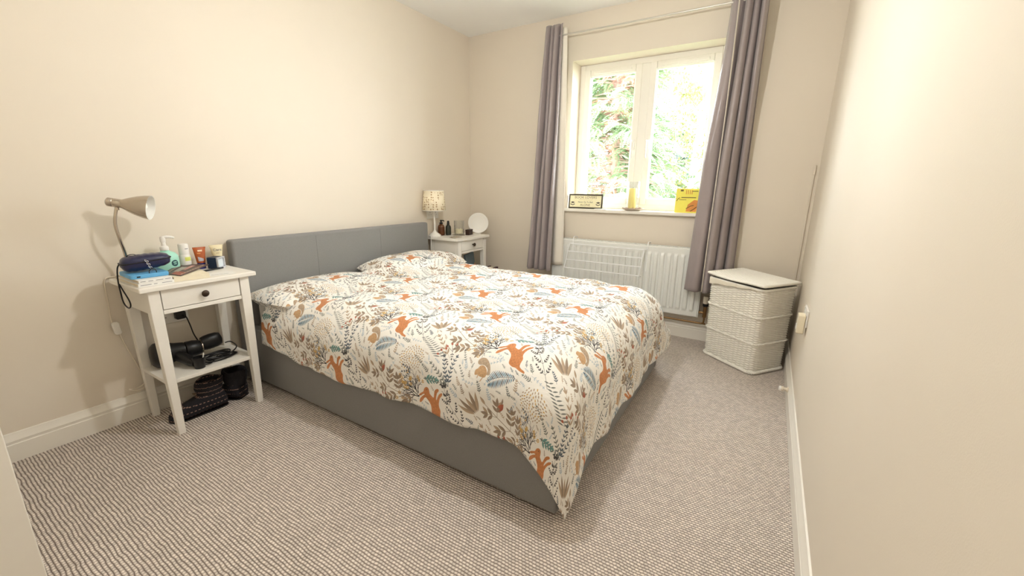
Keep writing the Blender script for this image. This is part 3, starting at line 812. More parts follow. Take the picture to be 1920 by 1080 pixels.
bb = thing('box', 'flat sky blue box between the paperbacks and the navy pouch', 'box', (.225, -2.648, Z0+.028))
Mb = frame((.225, -2.647, Z0+.0281), (.05, 1, 0), (-1, .05, 0))
MB().prism(rbox_rings(.066, .078, .010), 0, .0175, Mb).build('body', M_blue, bb, bevel=.003)
MB().box(-.045, -.033, -.0792, -.0777, .006, .011, Mb).build('dark_port', M_black, bb)
# navy quilted pouch with wrist strap and charm
M_navy = mat('navy_leather', (34, 36, 72), .33, var=.25, vscale=60, bump=.3, bscale=120, coat=.2)
M_navy2 = mat('black_piping', (16, 15, 22), .5)
po = thing('pouch', 'small shiny navy zip pouch with wrist strap on top of the blue box', 'pouch', (.225, -2.640, .746))
Mp = Matrix.Translation((.222, -2.634, .7875)) @ Matrix.Rotation(R_(-6), 4, 'Z') @ Matrix.Rotation(R_(5), 4, 'X')
pm = MB(); rings = []
for k in range(25):
    a = -1+2*k/24; e = max(.02, (1-abs(a)**5.))**.36
    e2 = e*(1-.14*sm((a+.2)/1.2))
    rings.append([Mp @ Vector((.046*e*math.copysign(abs(math.cos(t))**.8, math.cos(t)), .085*a, .0340*e2*math.copysign(abs(math.sin(t))**.7, math.sin(t))*(1+.03*math.sin(a*22)))) for t in [2*math.pi*j/32 for j in range(32)]])
pm.loft(rings)
poo = pm.build('body', M_navy, po, smooth=80)
zp = [Mp @ Vector((.0465*math.cos(t)*1.0, .085*math.sin(t), .0115*1.0)) for t in [2*math.pi*j/60 for j in range(60)]]
zz = []
for j in range(60):
    t = 2*math.pi*j/60; a = math.sin(t)*.98; e = max(.02, (1-abs(a)**4.2))**.45
    zz.append(Mp @ Vector((math.copysign(.0462*e, math.cos(t)), .086*a, .004)))
MB().tube([Mp @ Vector((.0468*math.copysign(abs(math.cos(t))**.45, math.cos(t)), .0862*math.copysign(abs(math.sin(t))**.45, math.sin(t)), .006)) for t in [2*math.pi*j/72 for j in range(72)]], .0022, 6, closed=True).build('zip', M_navy2, po, smooth=60)
MB().tube(smoothpath([Mp @ Vector((.0, -.086, .006)), (.212, -2.727, .772), (.200, -2.7290, .74), (.190, -2.7290, .70), (.185, -2.727, .66), (.190, -2.727, .625), (.212, -2.727, .606), (.250, -2.727, .602), (.275, -2.727, .618), (.268, -2.727, .640), (.225, -2.727, .672), (.196, -2.7285, .700)], 8), .0027, 7).build('wrist_strap', M_navy2, po, smooth=60)
MB().tube([Mp @ Vector((.0, -.040+.016*math.cos(t), .030+.009*math.sin(t))) for t in [math.pi*j/14 for j in range(15)]], .0018, 6).build('top_loop', M_navy2, po, smooth=60)
ch = MB()
cp = Mp @ Vector((.047, -.008, .012))
for k in range(6):
    c = cp+Vector((.003+.0040*k, .0035*(k % 2)+.001*k, -.0060*k))
    ch.tube([c+Vector((.0018*(k % 2)*math.cos(t), .0026*math.cos(t), .0042*math.sin(t))) for t in [2*math.pi*j/10 for j in range(10)]], .0010, 5, closed=True)
ch.build('charm_chain', mat('silver', (205, 205, 210), .2, metal=1.), po, smooth=60)
c = cp+Vector((.0275, .010, -.050))
MB().tube([c+Vector((0, .0125*math.cos(t), .0155*math.sin(t))) for t in [2*math.pi*j/24 for j in range(24)]], .0018, 6, closed=True).build('cord_ring', M_navy2, po, smooth=60)

# pump bottle
M_aqua = mat('aqua_plastic', (172, 226, 206), .3, var=.03)
pb = thing('pump_bottle', 'aqua lotion bottle with white pump behind the navy pouch', 'bottle', (.100, -2.520, Z0))
MB().lathe([(.030, 0), (.034, .003), (.035, .02), (.035, .070), (.033, .086), (.026, .098), (.014, .106), (.0115, .110), (.0115, .115)], (.100, -2.520, Z0), n=36, sx=.92, sy=1.42).build('body', M_aqua, pb, smooth=50)
pmp = MB().lathe([(.0165, .112), (.0170, .116), (.0170, .126), (.0135, .131), (.0095, .133), (.0085, .150), (.0105, .151), (.0105, .170), (.008, .176)], (.100, -2.520, Z0), n=24)
pmp.tube(smoothpath([(.100, -2.522, Z0+.171), (.103, -2.505, Z0+.174), (.106, -2.486, Z0+.171), (.107, -2.478, Z0+.167)], 5), [.0075]*6+[.0065]*5+[.005]*5, 10)
pmp.build('pump', M_plastic, pb, smooth=50)
M_lab = mat('dark_teal_label', (40, 78, 84), .4)
lb = MB()
def onb(a, z, k=1.012): return (.100+.035*.92*k*math.cos(a), -2.520+.035*1.42*k*math.sin(a), Z0+z)
lb.grid(lambda u, v: onb(.15+.62*u, .050+(v-.5)*.030*math.sqrt(max(0, 1-(2*u-1)**2)*.9+.1)), 16, 6).build('label', M_lab, pb, smooth=180)
MB().grid(lambda u, v: onb(.32+.28*u, .046+(v-.5)*.004, 1.02), 8, 1).grid(lambda u, v: onb(.30+.32*u, .055+(v-.5)*.005, 1.02), 8, 1).build('label_print', M_aqua, pb, smooth=180)

# roll-on deodorant
ro = thing('roll_on_bottle', 'white roll-on bottle with lime label beside the aqua pump bottle', 'bottle', (.088, -2.441, Z0))
MB().lathe([(.022, 0), (.0235, .003), (.0235, .072), (.0215, .078), (.0205, .080)], (.088, -2.441, Z0), n=28).build('body', M_plastic, ro, smooth=50)
MB().lathe([(.0212, .0802), (.0212, .126), (.0195, .132), (.016, .1335)], (.088, -2.441, Z0), n=28).build('cap', M_plastic, ro, smooth=50)
MB().grid(lambda u, v: (.088+.0238*math.cos(-.35+1.2*u), -2.441+.0238*math.sin(-.35+1.2*u), Z0+.050+.019*v), 12, 2).build('label', mat('lime_label', (226, 232, 120), .5), ro, smooth=180)
MB().grid(lambda u, v: (.088+.0214*math.cos(-.1+.7*u), -2.441+.0214*math.sin(-.1+.7*u), Z0+.108+.003*v), 8, 1).build('cap_print', M_ink, ro, smooth=180)

# tubes standing on their caps
def stand_tube(label, x, y, rcap, hcap, wtop, htop, m, mcap, ang, kind):
    t = thing('cream_tube', label, 'tube', (x, y, Z0))
    MB().lathe([(rcap*.96, 0), (rcap, .002), (rcap, hcap-.002), (rcap*.9, hcap)], (x, y, Z0), n=26).build('cap', mcap, t, smooth=40)
    a = R_(ang); rd = Vector((math.cos(a), math.sin(a), 0)); nd = Vector((-math.sin(a), math.cos(a), 0)); rings = []
    for k in range(9):
        f = k/8; hw = rcap*1.02+(wtop/2-rcap*1.02)*f; ht = rcap*1.0*(1-f)**.75+.0014
        c = Vector((x, y, Z0+hcap+.0005+(htop-hcap)*f))
        rings.append([c+rd*(hw*math.cos(s))+nd*(ht*math.sin(s)) for s in [2*math.pi*j/28 for j in range(28)]])
    body = MB().loft(rings).build('body', m, t, smooth=50)
    MB().box(-wtop/2, wtop/2, htop-.007, htop+.001, -.0018, .0018, frame((x, y, Z0), rd, (0, 0, 1))).build('crimp', m, body, bevel=.0005)
    def surf(u, v):   # point on the front face, u across -1..1, v up 0..1
        hw = rcap*1.02+(wtop/2-rcap*1.02)*v; ht = rcap*(1-v)**.75+.0020
        s = math.acos(max(-1, min(1, u)))
        return Vector((x, y, Z0+hcap+(htop-hcap)*v))+rd*(hw*u)-nd*(ht*math.sin(s))
    return t, body, surf
M_orange = mat('copper_orange_tube', (176, 88, 40), .35, var=.12, vscale=60)
t, bdy, sf = stand_tube('copper orange tube on a blue cap beside the roll-on bottle', .088, -2.376, .0175, .030, .054, .108, M_orange, mat('royal_blue_cap', (38, 48, 130), .35), 80, 0)
MB().grid(lambda u, v: sf(-.35+.75*u, .74+.10*v), 10, 2).build('label_print', mat('pale_print', (240, 214, 180), .5), bdy, smooth=180)
MB().grid(lambda u, v: sf(-.6+1.1*u, .12+.30*v*(1-.5*u)), 10, 4).build('label_swirl', mat('silver_swirl', (196, 190, 196), .4), bdy, smooth=180)
MB().grid(lambda u, v: sf(-.55+.6*u, .60+.05*v), 10, 2).build('label_line', mat('gold_print', (222, 160, 90), .5), bdy, smooth=180)
t, bdy, sf = stand_tube('cream hand-care tube on a grey cap at the headboard side of the near table', .062, -2.288, .0200, .046, .061, .108, mat('cream_tube_plastic', (232, 218, 178), .4), mat('taupe_cap', (120, 110, 96), .4), 80, 1)
fr = frame(sf(0, .60)+Vector((.0022, 0, .001)), (math.cos(R_(80)), math.sin(R_(80)), 0), (-.16, 0, 1))
text('Care', .019, fr, M_ink, 'lettering', bdy, ext=.0003)
MB().grid(lambda u, v: sf(-.3+.6*u, .32+.04*v), 8, 1).build('label_line', mat('tan_print', (176, 150, 110), .5), bdy, smooth=180)

# navy box with pale framed front
nb = thing('gift_box', 'small navy box with pale silver framed front at the near table corner by the headboard', 'box', (.150, -2.320, Z0))
Mn = frame((.150, -2.318, Z0), (-.55, .84, 0), (0, 0, 1))
MB().box(-.028, .028, 0, .058, -.046, 0, Mn).build('body', mat('navy_card', (30, 46, 72), .45, var=.1), nb, bevel=.003)
fb = MB(); M_pale = mat('pale_silver', (206, 208, 214), .3, metal=.3)
for (a, b_, c, d) in ((-.028, .028, 0, .008), (-.028, .028, .050, .058), (-.028, -.020, .008, .050), (.020, .028, .008, .050)): fb.box(a, b_, c, d, .0002, .010, Mn)
fb.build('front_frame', M_pale, nb, bevel=.002)
MB().box(-.020, .020, .008, .050, .0002, .003, Mn).build('front_panel', mat('ice_panel', (222, 230, 236), .25), nb)

# cream book, leaflet, papers, pen
bk = thing('book', 'cream clothbound book lying under the dark leaflet on the near bedside table', 'book', (.29, -2.52, Z0))
Mc = frame((.285, -2.512, Z0), (.12, .99, 0), (-.99, .12, 0))
MB().box(-.066, .066, -.066, .066, 0, .002, Mc).box(-.066, .066, -.066, .066, .020, .022, Mc).box(-.066, .066, -.066, -.064, .002, .020, Mc).build('cover', mat('cream_cloth', (236, 226, 200), .7), bk, bevel=.0008)
MB().box(-.064, .064, -.0635, .063, .0022, .0198, Mc).build('page_block', M_page, bk)
M_leaf = mat('dark_printed_leaflet', (88, 70, 66), .4, var=.3, vscale=40)
lf = thing('leaflet', 'dark glossy leaflet with pale and red print, resting on the cream book', 'leaflet', (.22, -2.49, Z0+.0222))
a, b_, c, d = Vector((.222, -2.578, .7232)), Vector((.045, -2.455, .7285)), Vector((.175, -2.378, .7275)), Vector((.348, -2.560, .7232))
n = (b_-a).cross(d-a).normalized()*(-1 if (b_-a).cross(d-a).z < 0 else 1)
def q4(u, v, h): return a.lerp(b_, u).lerp(d.lerp(c, u), v)+n*h
def slab(m, u0, u1, v0, v1, h0, h1): m.hexa([q4(u0, v0, h0), q4(u1, v0, h0), q4(u1, v1, h0), q4(u0, v1, h0)], [q4(u0, v0, h1), q4(u1, v0, h1), q4(u1, v1, h1), q4(u0, v1, h1)])
m = MB(); slab(m, 0, 1, 0, 1, .0006, .0030); m.build('sheet', M_leaf, lf)
m = MB(); slab(m, .22, .66, .30, .52, .003, .0034); m.build('pale_figure', mat('pale_grey_print', (176, 172, 160), .5, var=.3, vscale=60), lf)
m = MB(); slab(m, .42, .84, .52, .66, .003, .0034); m.build('rose_figure', mat('rose_print', (190, 140, 134), .5, var=.3, vscale=60), lf)
m = MB(); slab(m, .02, .26, .42, .92, .003, .0034); m.build('red_figure', mat('red_print', (168, 92, 72), .5, var=.3, vscale=60), lf)
M_lp = mat('beige_print', (190, 170, 150), .5)
for k in range(9):
    u = .08+.1*k
    for (ua, va) in ((.07, .84), (.06, .10)):
        m = MB(); slab(m, u, u+ua, va, va+.06, .003, .0034); m.build('print_line', M_lp, lf)
pp = MB().box(-.055, .055, -.045, .045, 0, .0008, frame((.300, -2.385, Z0), (.25, .97, 0), (-.97, .25, 0)))
pp = pp.build('paper_sheet', M_paper, loc=(.30, -2.385, Z0)); tag(pp, 'white paper slip in front of the navy box on the near table', 'paper')
MB().box(-.04, .03, -.02, -.0175, .0008, .0011, frame((.300, -2.385, Z0), (.25, .97, 0), (-.97, .25, 0))).build('print_line', M_ink, pp)
pn = tag(MB().lathe([(.0012, 0), (.0040, .010), (.0042, .012), (.0042, .100), (.0038, .104), (.0038, .118)], (.200, -2.430, Z0+.0043), (-.25, .96, 0), 12).build('pen', M_black, loc=(.2, -2.43, Z0), smooth=40), 'black pen lying between the leaflet and the navy box', 'pen')

# ------------------------------------------------------------------ on and under the near table's shelf
ZS = .2623
hdr = thing('hair_dryer', 'black hair dryer lying on the near bedside table shelf', 'hair dryer', (.14, -2.52, ZS))
M_dry = mat('matt_black_plastic', (20, 20, 22), .38, var=.15, vscale=50)
MB().lathe([(.012, 0), (.044, .004), (.059, .018), (.062, .040), (.055, .066), (.045, .090), (.038, .130)], (.133, -2.662, ZS+.064), (.10, 1, -.03), 32).build('housing', M_dry, hdr, smooth=50)
MB().lathe([(.0385, 0), (.040, .004), (.041, .030), (.037, .052), (.034, .060)], (.146, -2.527, ZS+.058), (.12, 1, -.05), 30).build('barrel', M_dry, hdr, smooth=50)
MB().lathe([(.0345, 0), (.0355, .001), (.0355, .005), (.0345, .006)], (.1535, -2.466, ZS+.055), (.12, 1, -.05), 30).build('chrome_ring', M_chrome, hdr, smooth=50)
MB().lathe([(.034, 0), (.038, .014), (.040, .040), (.038, .066), (.031, .082), (.012, .088)], (.155, -2.459, ZS+.068), (.1, 1, .12), 30, sx=.8).build('nozzle', M_dry, hdr, smooth=50)
MB().tube([(.150, -2.575, ZS+.055), (.20, -2.560, ZS+.042), (.26, -2.548, ZS+.030), (.285, -2.545, ZS+.026)], [.028, .025, .023, .015], 16).build('handle', M_dry, hdr, smooth=60)
cb = MB(); rr = random.Random(5)
for L_ in range(5):
    cx, cy = .235+.010*rr.uniform(-1, 1), -2.430+.022*rr.uniform(-1, 1); ra, rb = .032+.014*rr.random(), .055+.022*rr.random()
    cb.tube([(cx+ra*math.cos(t), cy+rb*math.sin(t), ZS+.005+.004*L_+.003*math.sin(2*t+L_)) for t in [2*math.pi*j/30 for j in range(30)]], .0032, 6, closed=True)
cb.tube(smoothpath([(.28, -2.545, ZS+.026), (.296, -2.52, ZS+.014), (.29, -2.48, ZS+.008), (.26, -2.44, ZS+.022)], 6), .0032, 6)
cb.tube(smoothpath([(.27, -2.42, ZS+.018), (.285, -2.385, ZS+.03), (.25, -2.345, ZS+.04), (.17, -2.335, ZS+.045), (.12, -2.34, ZS+.03)], 6), .0032, 6)
cb.build('cable', M_black, hdr, smooth=60)
cu = thing('brush_pot', 'black tapered pot in front of the hair dryer on the shelf', 'pot', (.285, -2.535, ZS))
MB().lathe([(.020, 0), (.021, .002), (.027, .052), (.0268, .054), (.024, .054), (.019, .006), (.001, .005)], (.290, -2.530, ZS), n=26, cap1=True).build('body', M_dry, cu, smooth=40)
MB().cyl((.290, -2.520, ZS+.006), (.292, -2.508, ZS+.068), .003, .003, 8).build('white_stick', M_plastic, cu, smooth=40)

M_knit = None
def knit():
    m = bpy.data.materials.new('dark_fair_isle_knit'); m.use_nodes = True
    nt = m.node_tree; b = nt.nodes['Principled BSDF']; L = nt.links
    tc = nt.nodes.new('ShaderNodeTexCoord'); sp = nt.nodes.new('ShaderNodeSeparateXYZ'); L.new(tc.outputs['Object'], sp.inputs[0])
    w1 = nt.nodes.new('ShaderNodeTexWave'); w1.wave_type = 'BANDS'; w1.bands_direction = 'Z'; w1.inputs['Scale'].default_value = 13; w1.inputs['Distortion'].default_value = .6
    L.new(tc.outputs['Object'], w1.inputs['Vector'])
    ck = nt.nodes.new('ShaderNodeTexChecker'); ck.inputs['Scale'].default_value = 120; L.new(tc.outputs['Object'], ck.inputs['Vector'])
    r1 = nt.nodes.new('ShaderNodeMath'); r1.operation = 'GREATER_THAN'; r1.inputs[1].default_value = .93; L.new(w1.outputs['Fac'], r1.inputs[0])
    ml = nt.nodes.new('ShaderNodeMath'); ml.operation = 'MULTIPLY'; L.new(r1.outputs[0], ml.inputs[0]); L.new(ck.outputs['Fac'], ml.inputs[1])
    mx = nt.nodes.new('ShaderNodeMix'); mx.data_type = 'RGBA'; mx.inputs[6].default_value = lin((30, 28, 34))+(1,); mx.inputs[7].default_value = lin((150, 120, 106))+(1,)
    L.new(ml.outputs[0], mx.inputs[0]); L.new(mx.outputs[2], b.inputs['Base Color']); b.inputs['Roughness'].default_value = .95
    n = nt.nodes.new('ShaderNodeTexNoise'); n.inputs['Scale'].default_value = 180; L.new(tc.outputs['Object'], n.inputs['Vector'])
    bp = nt.nodes.new('ShaderNodeBump'); bp.inputs['Strength'].default_value = .9; bp.inputs['Distance'].default_value = .004; L.new(n.outputs['Fac'], bp.inputs['Height']); L.new(bp.outputs[0], b.inputs['Normal'])
    return m
M_knit = knit()
M_fleece = mat('dark_fleece', (38, 36, 40), 1., var=.3, vscale=80, bump=1., bscale=90)
def slipper(label, heel, toe, k):
    h, t_ = Vector(heel), Vector(toe); ax = (t_-h); Ln = ax.length; ax.normalize(); sd = Vector((-ax.y, ax.x, 0))
    t = thing('slipper_boot', label, 'slipper', (h+t_)/2)
    rings = []
    prof = [(.0, .030, .060), (.04, .040, .085), (.15, .046, .100), (.30, .048, .102), (.45, .047, .088), (.6, .049, .072), (.78, .049, .058), (.9, .040, .044), (.97, .026, .030), (1., .008, .012)]
    for f, hw, ht in prof:
        c = h+ax*(Ln*f)
        rings.append([c+sd*(hw*math.copysign(abs(math.cos(s))**.75, math.cos(s)))+Vector((0, 0, ht/2+ht/2*math.copysign(abs(math.sin(s))**.75, math.sin(s))+.002)) for s in [2*math.pi*j/26 for j in range(26)]])
    MB().loft(rings).build('foot', M_knit, t, smooth=80)
    c = h+ax*(Ln*.26); cf = []
    for z, r, sh in ((.075, .040, 0), (.10, .046, 0), (.125, .050, .0), (.150, .050, -.004), (.160, .046, -.005), (.156, .038, -.004), (.12, .034, 0)):
        cf.append([c+ax*(sh+r*1.25*math.cos(s))+sd*(r*math.sin(s))+Vector((0, 0, z+.004*math.sin(3*s))) for s in [2*math.pi*j/26 for j in range(26)]])
    MB().loft(cf, cap0=False).build('cuff', M_fleece if k else M_knit, t, smooth=80)
    MB().box(-.012, .012, -.006, .006, 0, .002, frame(c+ax*.065+Vector((0, 0, .105)), sd, ax)).build('tab', mat('tan_tab', (130, 110, 92), .8), t)
    so = MB(); so.loft([[h+ax*(Ln*f)+sd*(hw*1.0*sg)+Vector((0, 0, z)) for sg, z in ((-1, 0), (1, 0), (1, .006), (-1, .006))] for f, hw, _ in prof]); so.build('sole', M_black, t)
    return t
slipper('dark patterned knitted slipper boot pointing left under the near bedside table', (.205, -2.415, 0), (.200, -2.660, 0), 0)
slipper('dark patterned knitted slipper boot nearest the bed, under the near bedside table', (.225, -2.330, 0), (.08, -2.410, 0), 1)
wb = thing('power_adaptor', 'white adaptor brick on the floor behind the slipper boots', 'adaptor', (.075, -2.320, 0))
MB().prism(rbox_rings(.030, .022, .006), 0, .190, Matrix.Translation((.075, -2.300, 0))).build('body', M_plastic, wb, bevel=.004)
MB().tube(smoothpath([(.075, -2.300, .190), (.07, -2.31, .205), (.05, -2.33, .215), (.03, -2.34, .235)], 6), .0025, 6).build('cord', M_plastic, wb, smooth=60)

# ------------------------------------------------------------------ far bedside table
def floral():
    m = bpy.data.materials.new('cream_floral_cotton'); m.use_nodes = True
    nt = m.node_tree; b = nt.nodes['Principled BSDF']; L = nt.links
    tc = nt.nodes.new('ShaderNodeTexCoord')
    v = nt.nodes.new('ShaderNodeTexVoronoi'); v.inputs['Scale'].default_value = 52; v.inputs['Randomness'].default_value = .35; L.new(tc.outputs['Object'], v.inputs['Vector'])
    n = nt.nodes.new('ShaderNodeTexNoise'); n.inputs['Scale'].default_value = 110; L.new(tc.outputs['Object'], n.inputs['Vector'])
    ad = nt.nodes.new('ShaderNodeMath'); ad.operation = 'MULTIPLY_ADD'; ad.inputs[1].default_value = .35; L.new(n.outputs['Fac'], ad.inputs[0]); L.new(v.outputs['Distance'], ad.inputs[2])
    lt = nt.nodes.new('ShaderNodeMath'); lt.operation = 'LESS_THAN'; lt.inputs[1].default_value = .50; L.new(ad.outputs[0], lt.inputs[0])
    mx = nt.nodes.new('ShaderNodeMix'); mx.data_type = 'RGBA'; mx.inputs[6].default_value = lin((250, 238, 210))+(1,); mx.inputs[7].default_value = lin((188, 158, 116))+(1,)
    L.new(lt.outputs[0], mx.inputs[0]); L.new(mx.outputs[2], b.inputs['Base Color']); b.inputs['Roughness'].default_value = .85
    return m
M_floral = floral()
tl = thing('table_lamp', 'white table lamp with cream floral drum shade on the far bedside table', 'lamp', (.078, -.617, Z0))
LX, LY = .078, -.617
MB().lathe([(.056, 0), (.056, .006), (.052, .012), (.038, .024), (.022, .034), (.014, .044), (.010, .052)], (LX, LY, Z0), n=32).build('base', M_plastic, tl, smooth=50)
MB().cyl((LX, LY, Z0+.05), (LX, LY, Z0+.27), .0075).build('stem', M_plastic, tl, smooth=50)
LXs = [(.094, .222), (.084, .385)]
so = MB().lathe([(.100, .222), (.0835, .385)], (LX, LY, Z0), n=40, cap0=False, cap1=False).build('lamp_shade', M_floral, tl, smooth=50)
so.modifiers.new('thickness', 'SOLIDIFY').thickness = .002
rg = MB()
for r, z in ((.100, .222), (.0835, .385)): rg.tube([(LX+r*math.cos(t), LY+r*math.sin(t), Z0+z) for t in [2*math.pi*j/40 for j in range(40)]], .0022, 6, closed=True)
rg.build('shade_ring', M_plastic, so, smooth=60)
MB().ell((LX, LY, Z0+.30), .025, .025, .035).build('bulb', M_bulb, tl, smooth=60)
MB().tube(smoothpath([(LX-.02, LY-.06, Z0+.006), (.085, -.677, Z0+.004), (.09, -.6795, .69), (.09, -.6795, .60), (.092, -.682, .50), (.09, -.682, .40), (.09, -.68, .2)], 6), .003, 7).build('cord', M_plastic, tl, smooth=60)

def pumpb(label, x, y, r, h, m, mp, kind):
    t = thing('amber_bottle' if kind == 0 else 'spray_bottle', label, 'bottle', (x, y, Z0))
    MB().lathe([(r*.9, 0), (r, .004), (r, h*.62), (r*.85, h*.74), (r*.42, h*.84), (r*.38, h*.88)], (x, y, Z0), n=28).build('body', m, t, smooth=50)
    p = MB().lathe([(r*.5, h*.86), (r*.5, h*.97), (r*.2, h*.98), (r*.2, h*1.08)], (x, y, Z0), n=20)
    if kind == 0:
        p.lathe([(r*.32, h*1.08), (r*.34, h*1.14), (r*.2, h*1.16)], (x, y, Z0), n=16); p.tube([(x, y, Z0+h*1.11), (x+.012, y+.014, Z0+h*1.12), (x+.016, y+.022, Z0+h*1.06)], .0045, 8)
    else:
        p.lathe([(r*.42, h*.98), (r*.42, h*1.08), (r*.3, h*1.16), (r*.1, h*1.17)], (x, y, Z0), n=18)
    p.build('pump' if kind == 0 else 'spray_head', mp, t, smooth=50)
    return t
t = pumpb('amber brown pump bottle beside the floral lamp', .062, -.515, .030, .115, mat('amber_glass', (96, 56, 30), .15, var=.1), M_black, 0)
t = pumpb('dark green-grey spray bottle between the amber bottle and the glass', .100, -.465, .025, .108, mat('smoky_green_glass', (52, 56, 48), .15, var=.1), M_black, 1)
M_silver = mat('silver_foil', (205, 200, 192), .25, metal=.9, bump=.6, bscale=60)
tr = thing('tray', 'round silver tray under the candle glass on the far bedside table', 'tray', (.198, -.440, Z0))
MB().lathe([(.052, 0), (.056, .003), (.0585, .007), (.056, .007), (.052, .004), (.001, .004)], (.196, -.435, Z0), n=36, cap1=True).build('dish', M_silver, tr, smooth=40)
gl = thing('candle_glass', 'clear glass tumbler with a cream candle on the silver tray', 'candle', (.188, -.422, Z0+.0045))
MB().lathe([(.001, .0), (.040, 0), (.043, .003), (.046, .125), (.044, .125), (.041, .010), (.001, .009)], (.188, -.422, Z0+.0045), n=32).build('tumbler', M_glass, gl, smooth=40)
MB().lathe([(.037, .0115), (.0375, .04), (.036, .048), (.032, .05), (.001, .049)], (.188, -.422, Z0+.0045), n=28).build('wax', mat('cream_wax', (238, 226, 190), .5, var=.15, vscale=60), gl, smooth=40)
MB().cyl((.188, -.422, Z0+.053), (.189, -.422, Z0+.066), .0014, .0014, 6).build('wick', M_black, gl)
fo = thing('foil_pack', 'crumpled silver foil pack beside the silver tray', 'pack', (.265, -.560, Z0))
MB().grid(lambda u, v: (.245+.06*u, -.630+.11*v, Z0+.001+.016*math.sin(math.pi*u)**.6*math.sin(math.pi*v)**.6*(.7+.5*nz(u, v, 4, 5))), 16, 20).build('wrapper', M_silver, fo, smooth=60)
bx = thing('wooden_box', 'small dark brown wooden box on the far bedside table beside the white disc', 'box', (.235, -.335, Z0))
Mw = frame((.252, -.333, Z0), (-.25, .97, 0), (0, 0, 1))
MB().box(-.043, .043, 0, .034, -.036, 0, Mw).build('body', mat('dark_walnut', (58, 38, 30), .5, var=.3, vscale=20, stretch=(1, 1, 8)), bx, bevel=.003)
MB().box(-.044, .044, .0345, .048, -.037, .001, Mw).build('lid', mat('dark_walnut_lid', (62, 42, 33), .5, var=.3, vscale=20, stretch=(1, 1, 8)), bx, bevel=.003)
pd = thing('disc_ornament', 'round white disc ornament propped on a stand at the far bedside table edge', 'ornament', (.252, -.222, Z0))
pc = Vector((.252, -.222, Z0+.098)); pn_ = Vector((.60, -.78, .12)).normalized()
MB().lathe([(.001, -.006), (.085, -.006), (.092, -.002), (.093, .003), (.090, .006), (.086, .0055), (.080, .003), (.001, .003)], pc, pn_, 44).build('disc', M_plastic, pd, smooth=40)
MB().lathe([(.058, .0032), (.060, .0042), (.062, .0032)], pc, pn_, 40, cap0=False, cap1=False).build('inner_ring', M_gloss, pd, smooth=60)
rb = MB(); fr = frame(pc, pn_.cross(Vector((0, 0, 1)))*-1, (0, 0, 1))
for k in range(5):
    for j in range(10):
        pass
    c0 = Vector((-.05+.025*k, -.045, .004)); rb.tube([fr @ (c0+Vector((.009*math.cos(t), .008*math.sin(t), 0))) for t in [2*math.pi*j/12 for j in range(12)]], .0014, 5, closed=True)
rb.build('embossing', M_plastic, pd, smooth=60)
MB().box(.222, .278, -.250, -.2145, Z0, Z0+.006).build('stand', M_plastic, pd, bevel=.002)

# under the far table: small canvas and books
pt = thing('canvas_picture', 'small blue-grey and rust painted canvas under the far bedside table', 'picture', (.12, -.32, ZS))
Mq = frame((.262, -.322, ZS+.0005), (-.28, .96, 0), (-.12, -.03, 1))
MB().box(-.105, .105, 0, .27, -.018, 0, Mq).build('canvas', mat('slate_blue_paint', (112, 130, 140), .7, var=.25, vscale=14), pt, bevel=.002)
MB().box(-.105, .105, 0, .085, .0002, .0012, Mq).build('painted_ground', mat('rust_paint', (128, 92, 68), .7, var=.3, vscale=24), pt)
MB().prism([(.045, .085), (.105, .085), (.105, .17), (.085, .165), (.06, .13)], .0002, .0012, Mq).build('painted_figure', mat('peach_paint', (196, 156, 124), .7, var=.2), pt)
fbx = thing('book', 'plum hardback book standing on the floor beyond the far bedside table', 'book', (.30, -.12, 0))
MB().box(.245, .265, -.195, -.028, 0, .372).box(.325, .345, -.195, -.028, 0, .372).box(.265, .325, -.195, -.185, 0, .372).build('cover', mat('plum_cloth', (88, 62, 66), .7, var=.15), fbx, bevel=.003)
MB().box(.2652, .3248, -.184, -.034, .004, .366).build('page_block', M_page, fbx)

# ------------------------------------------------------------------ curtains, rod
def satin():
    m = mat('mauve_grey_satin', (156, 144, 143), .27, spec=.6, var=.05, vscale=12, bump=.15, bscale=300, sheen=.3)
    m.node_tree.nodes['Principled BSDF'].inputs['Anisotropic'].default_value = .3
    return m
M_satin = satin()
M_lining = mat('cream_lining', (236, 228, 214), .85, var=.03)
RODZ, RODY = 2.250, -.13
rod = thing('curtain_rod', 'slim cream metal curtain rod above the window', 'curtain rod', (1.57, RODY, RODZ))
MB().cyl((.865, RODY, RODZ), (2.33, RODY, RODZ), .006).build('pole', mat('cream_metal', (206, 200, 190), .3, metal=.5), rod, smooth=50)
for x in (.900, 2.290):
    MB().cyl((x, RODY, RODZ-.006), (x, -.0005, RODZ-.006), .005).lathe([(.018, 0), (.018, .004)], (x, -.0045, RODZ-.006), (0, 1, 0), 16).build('bracket', M_chrome, rod, smooth=50)
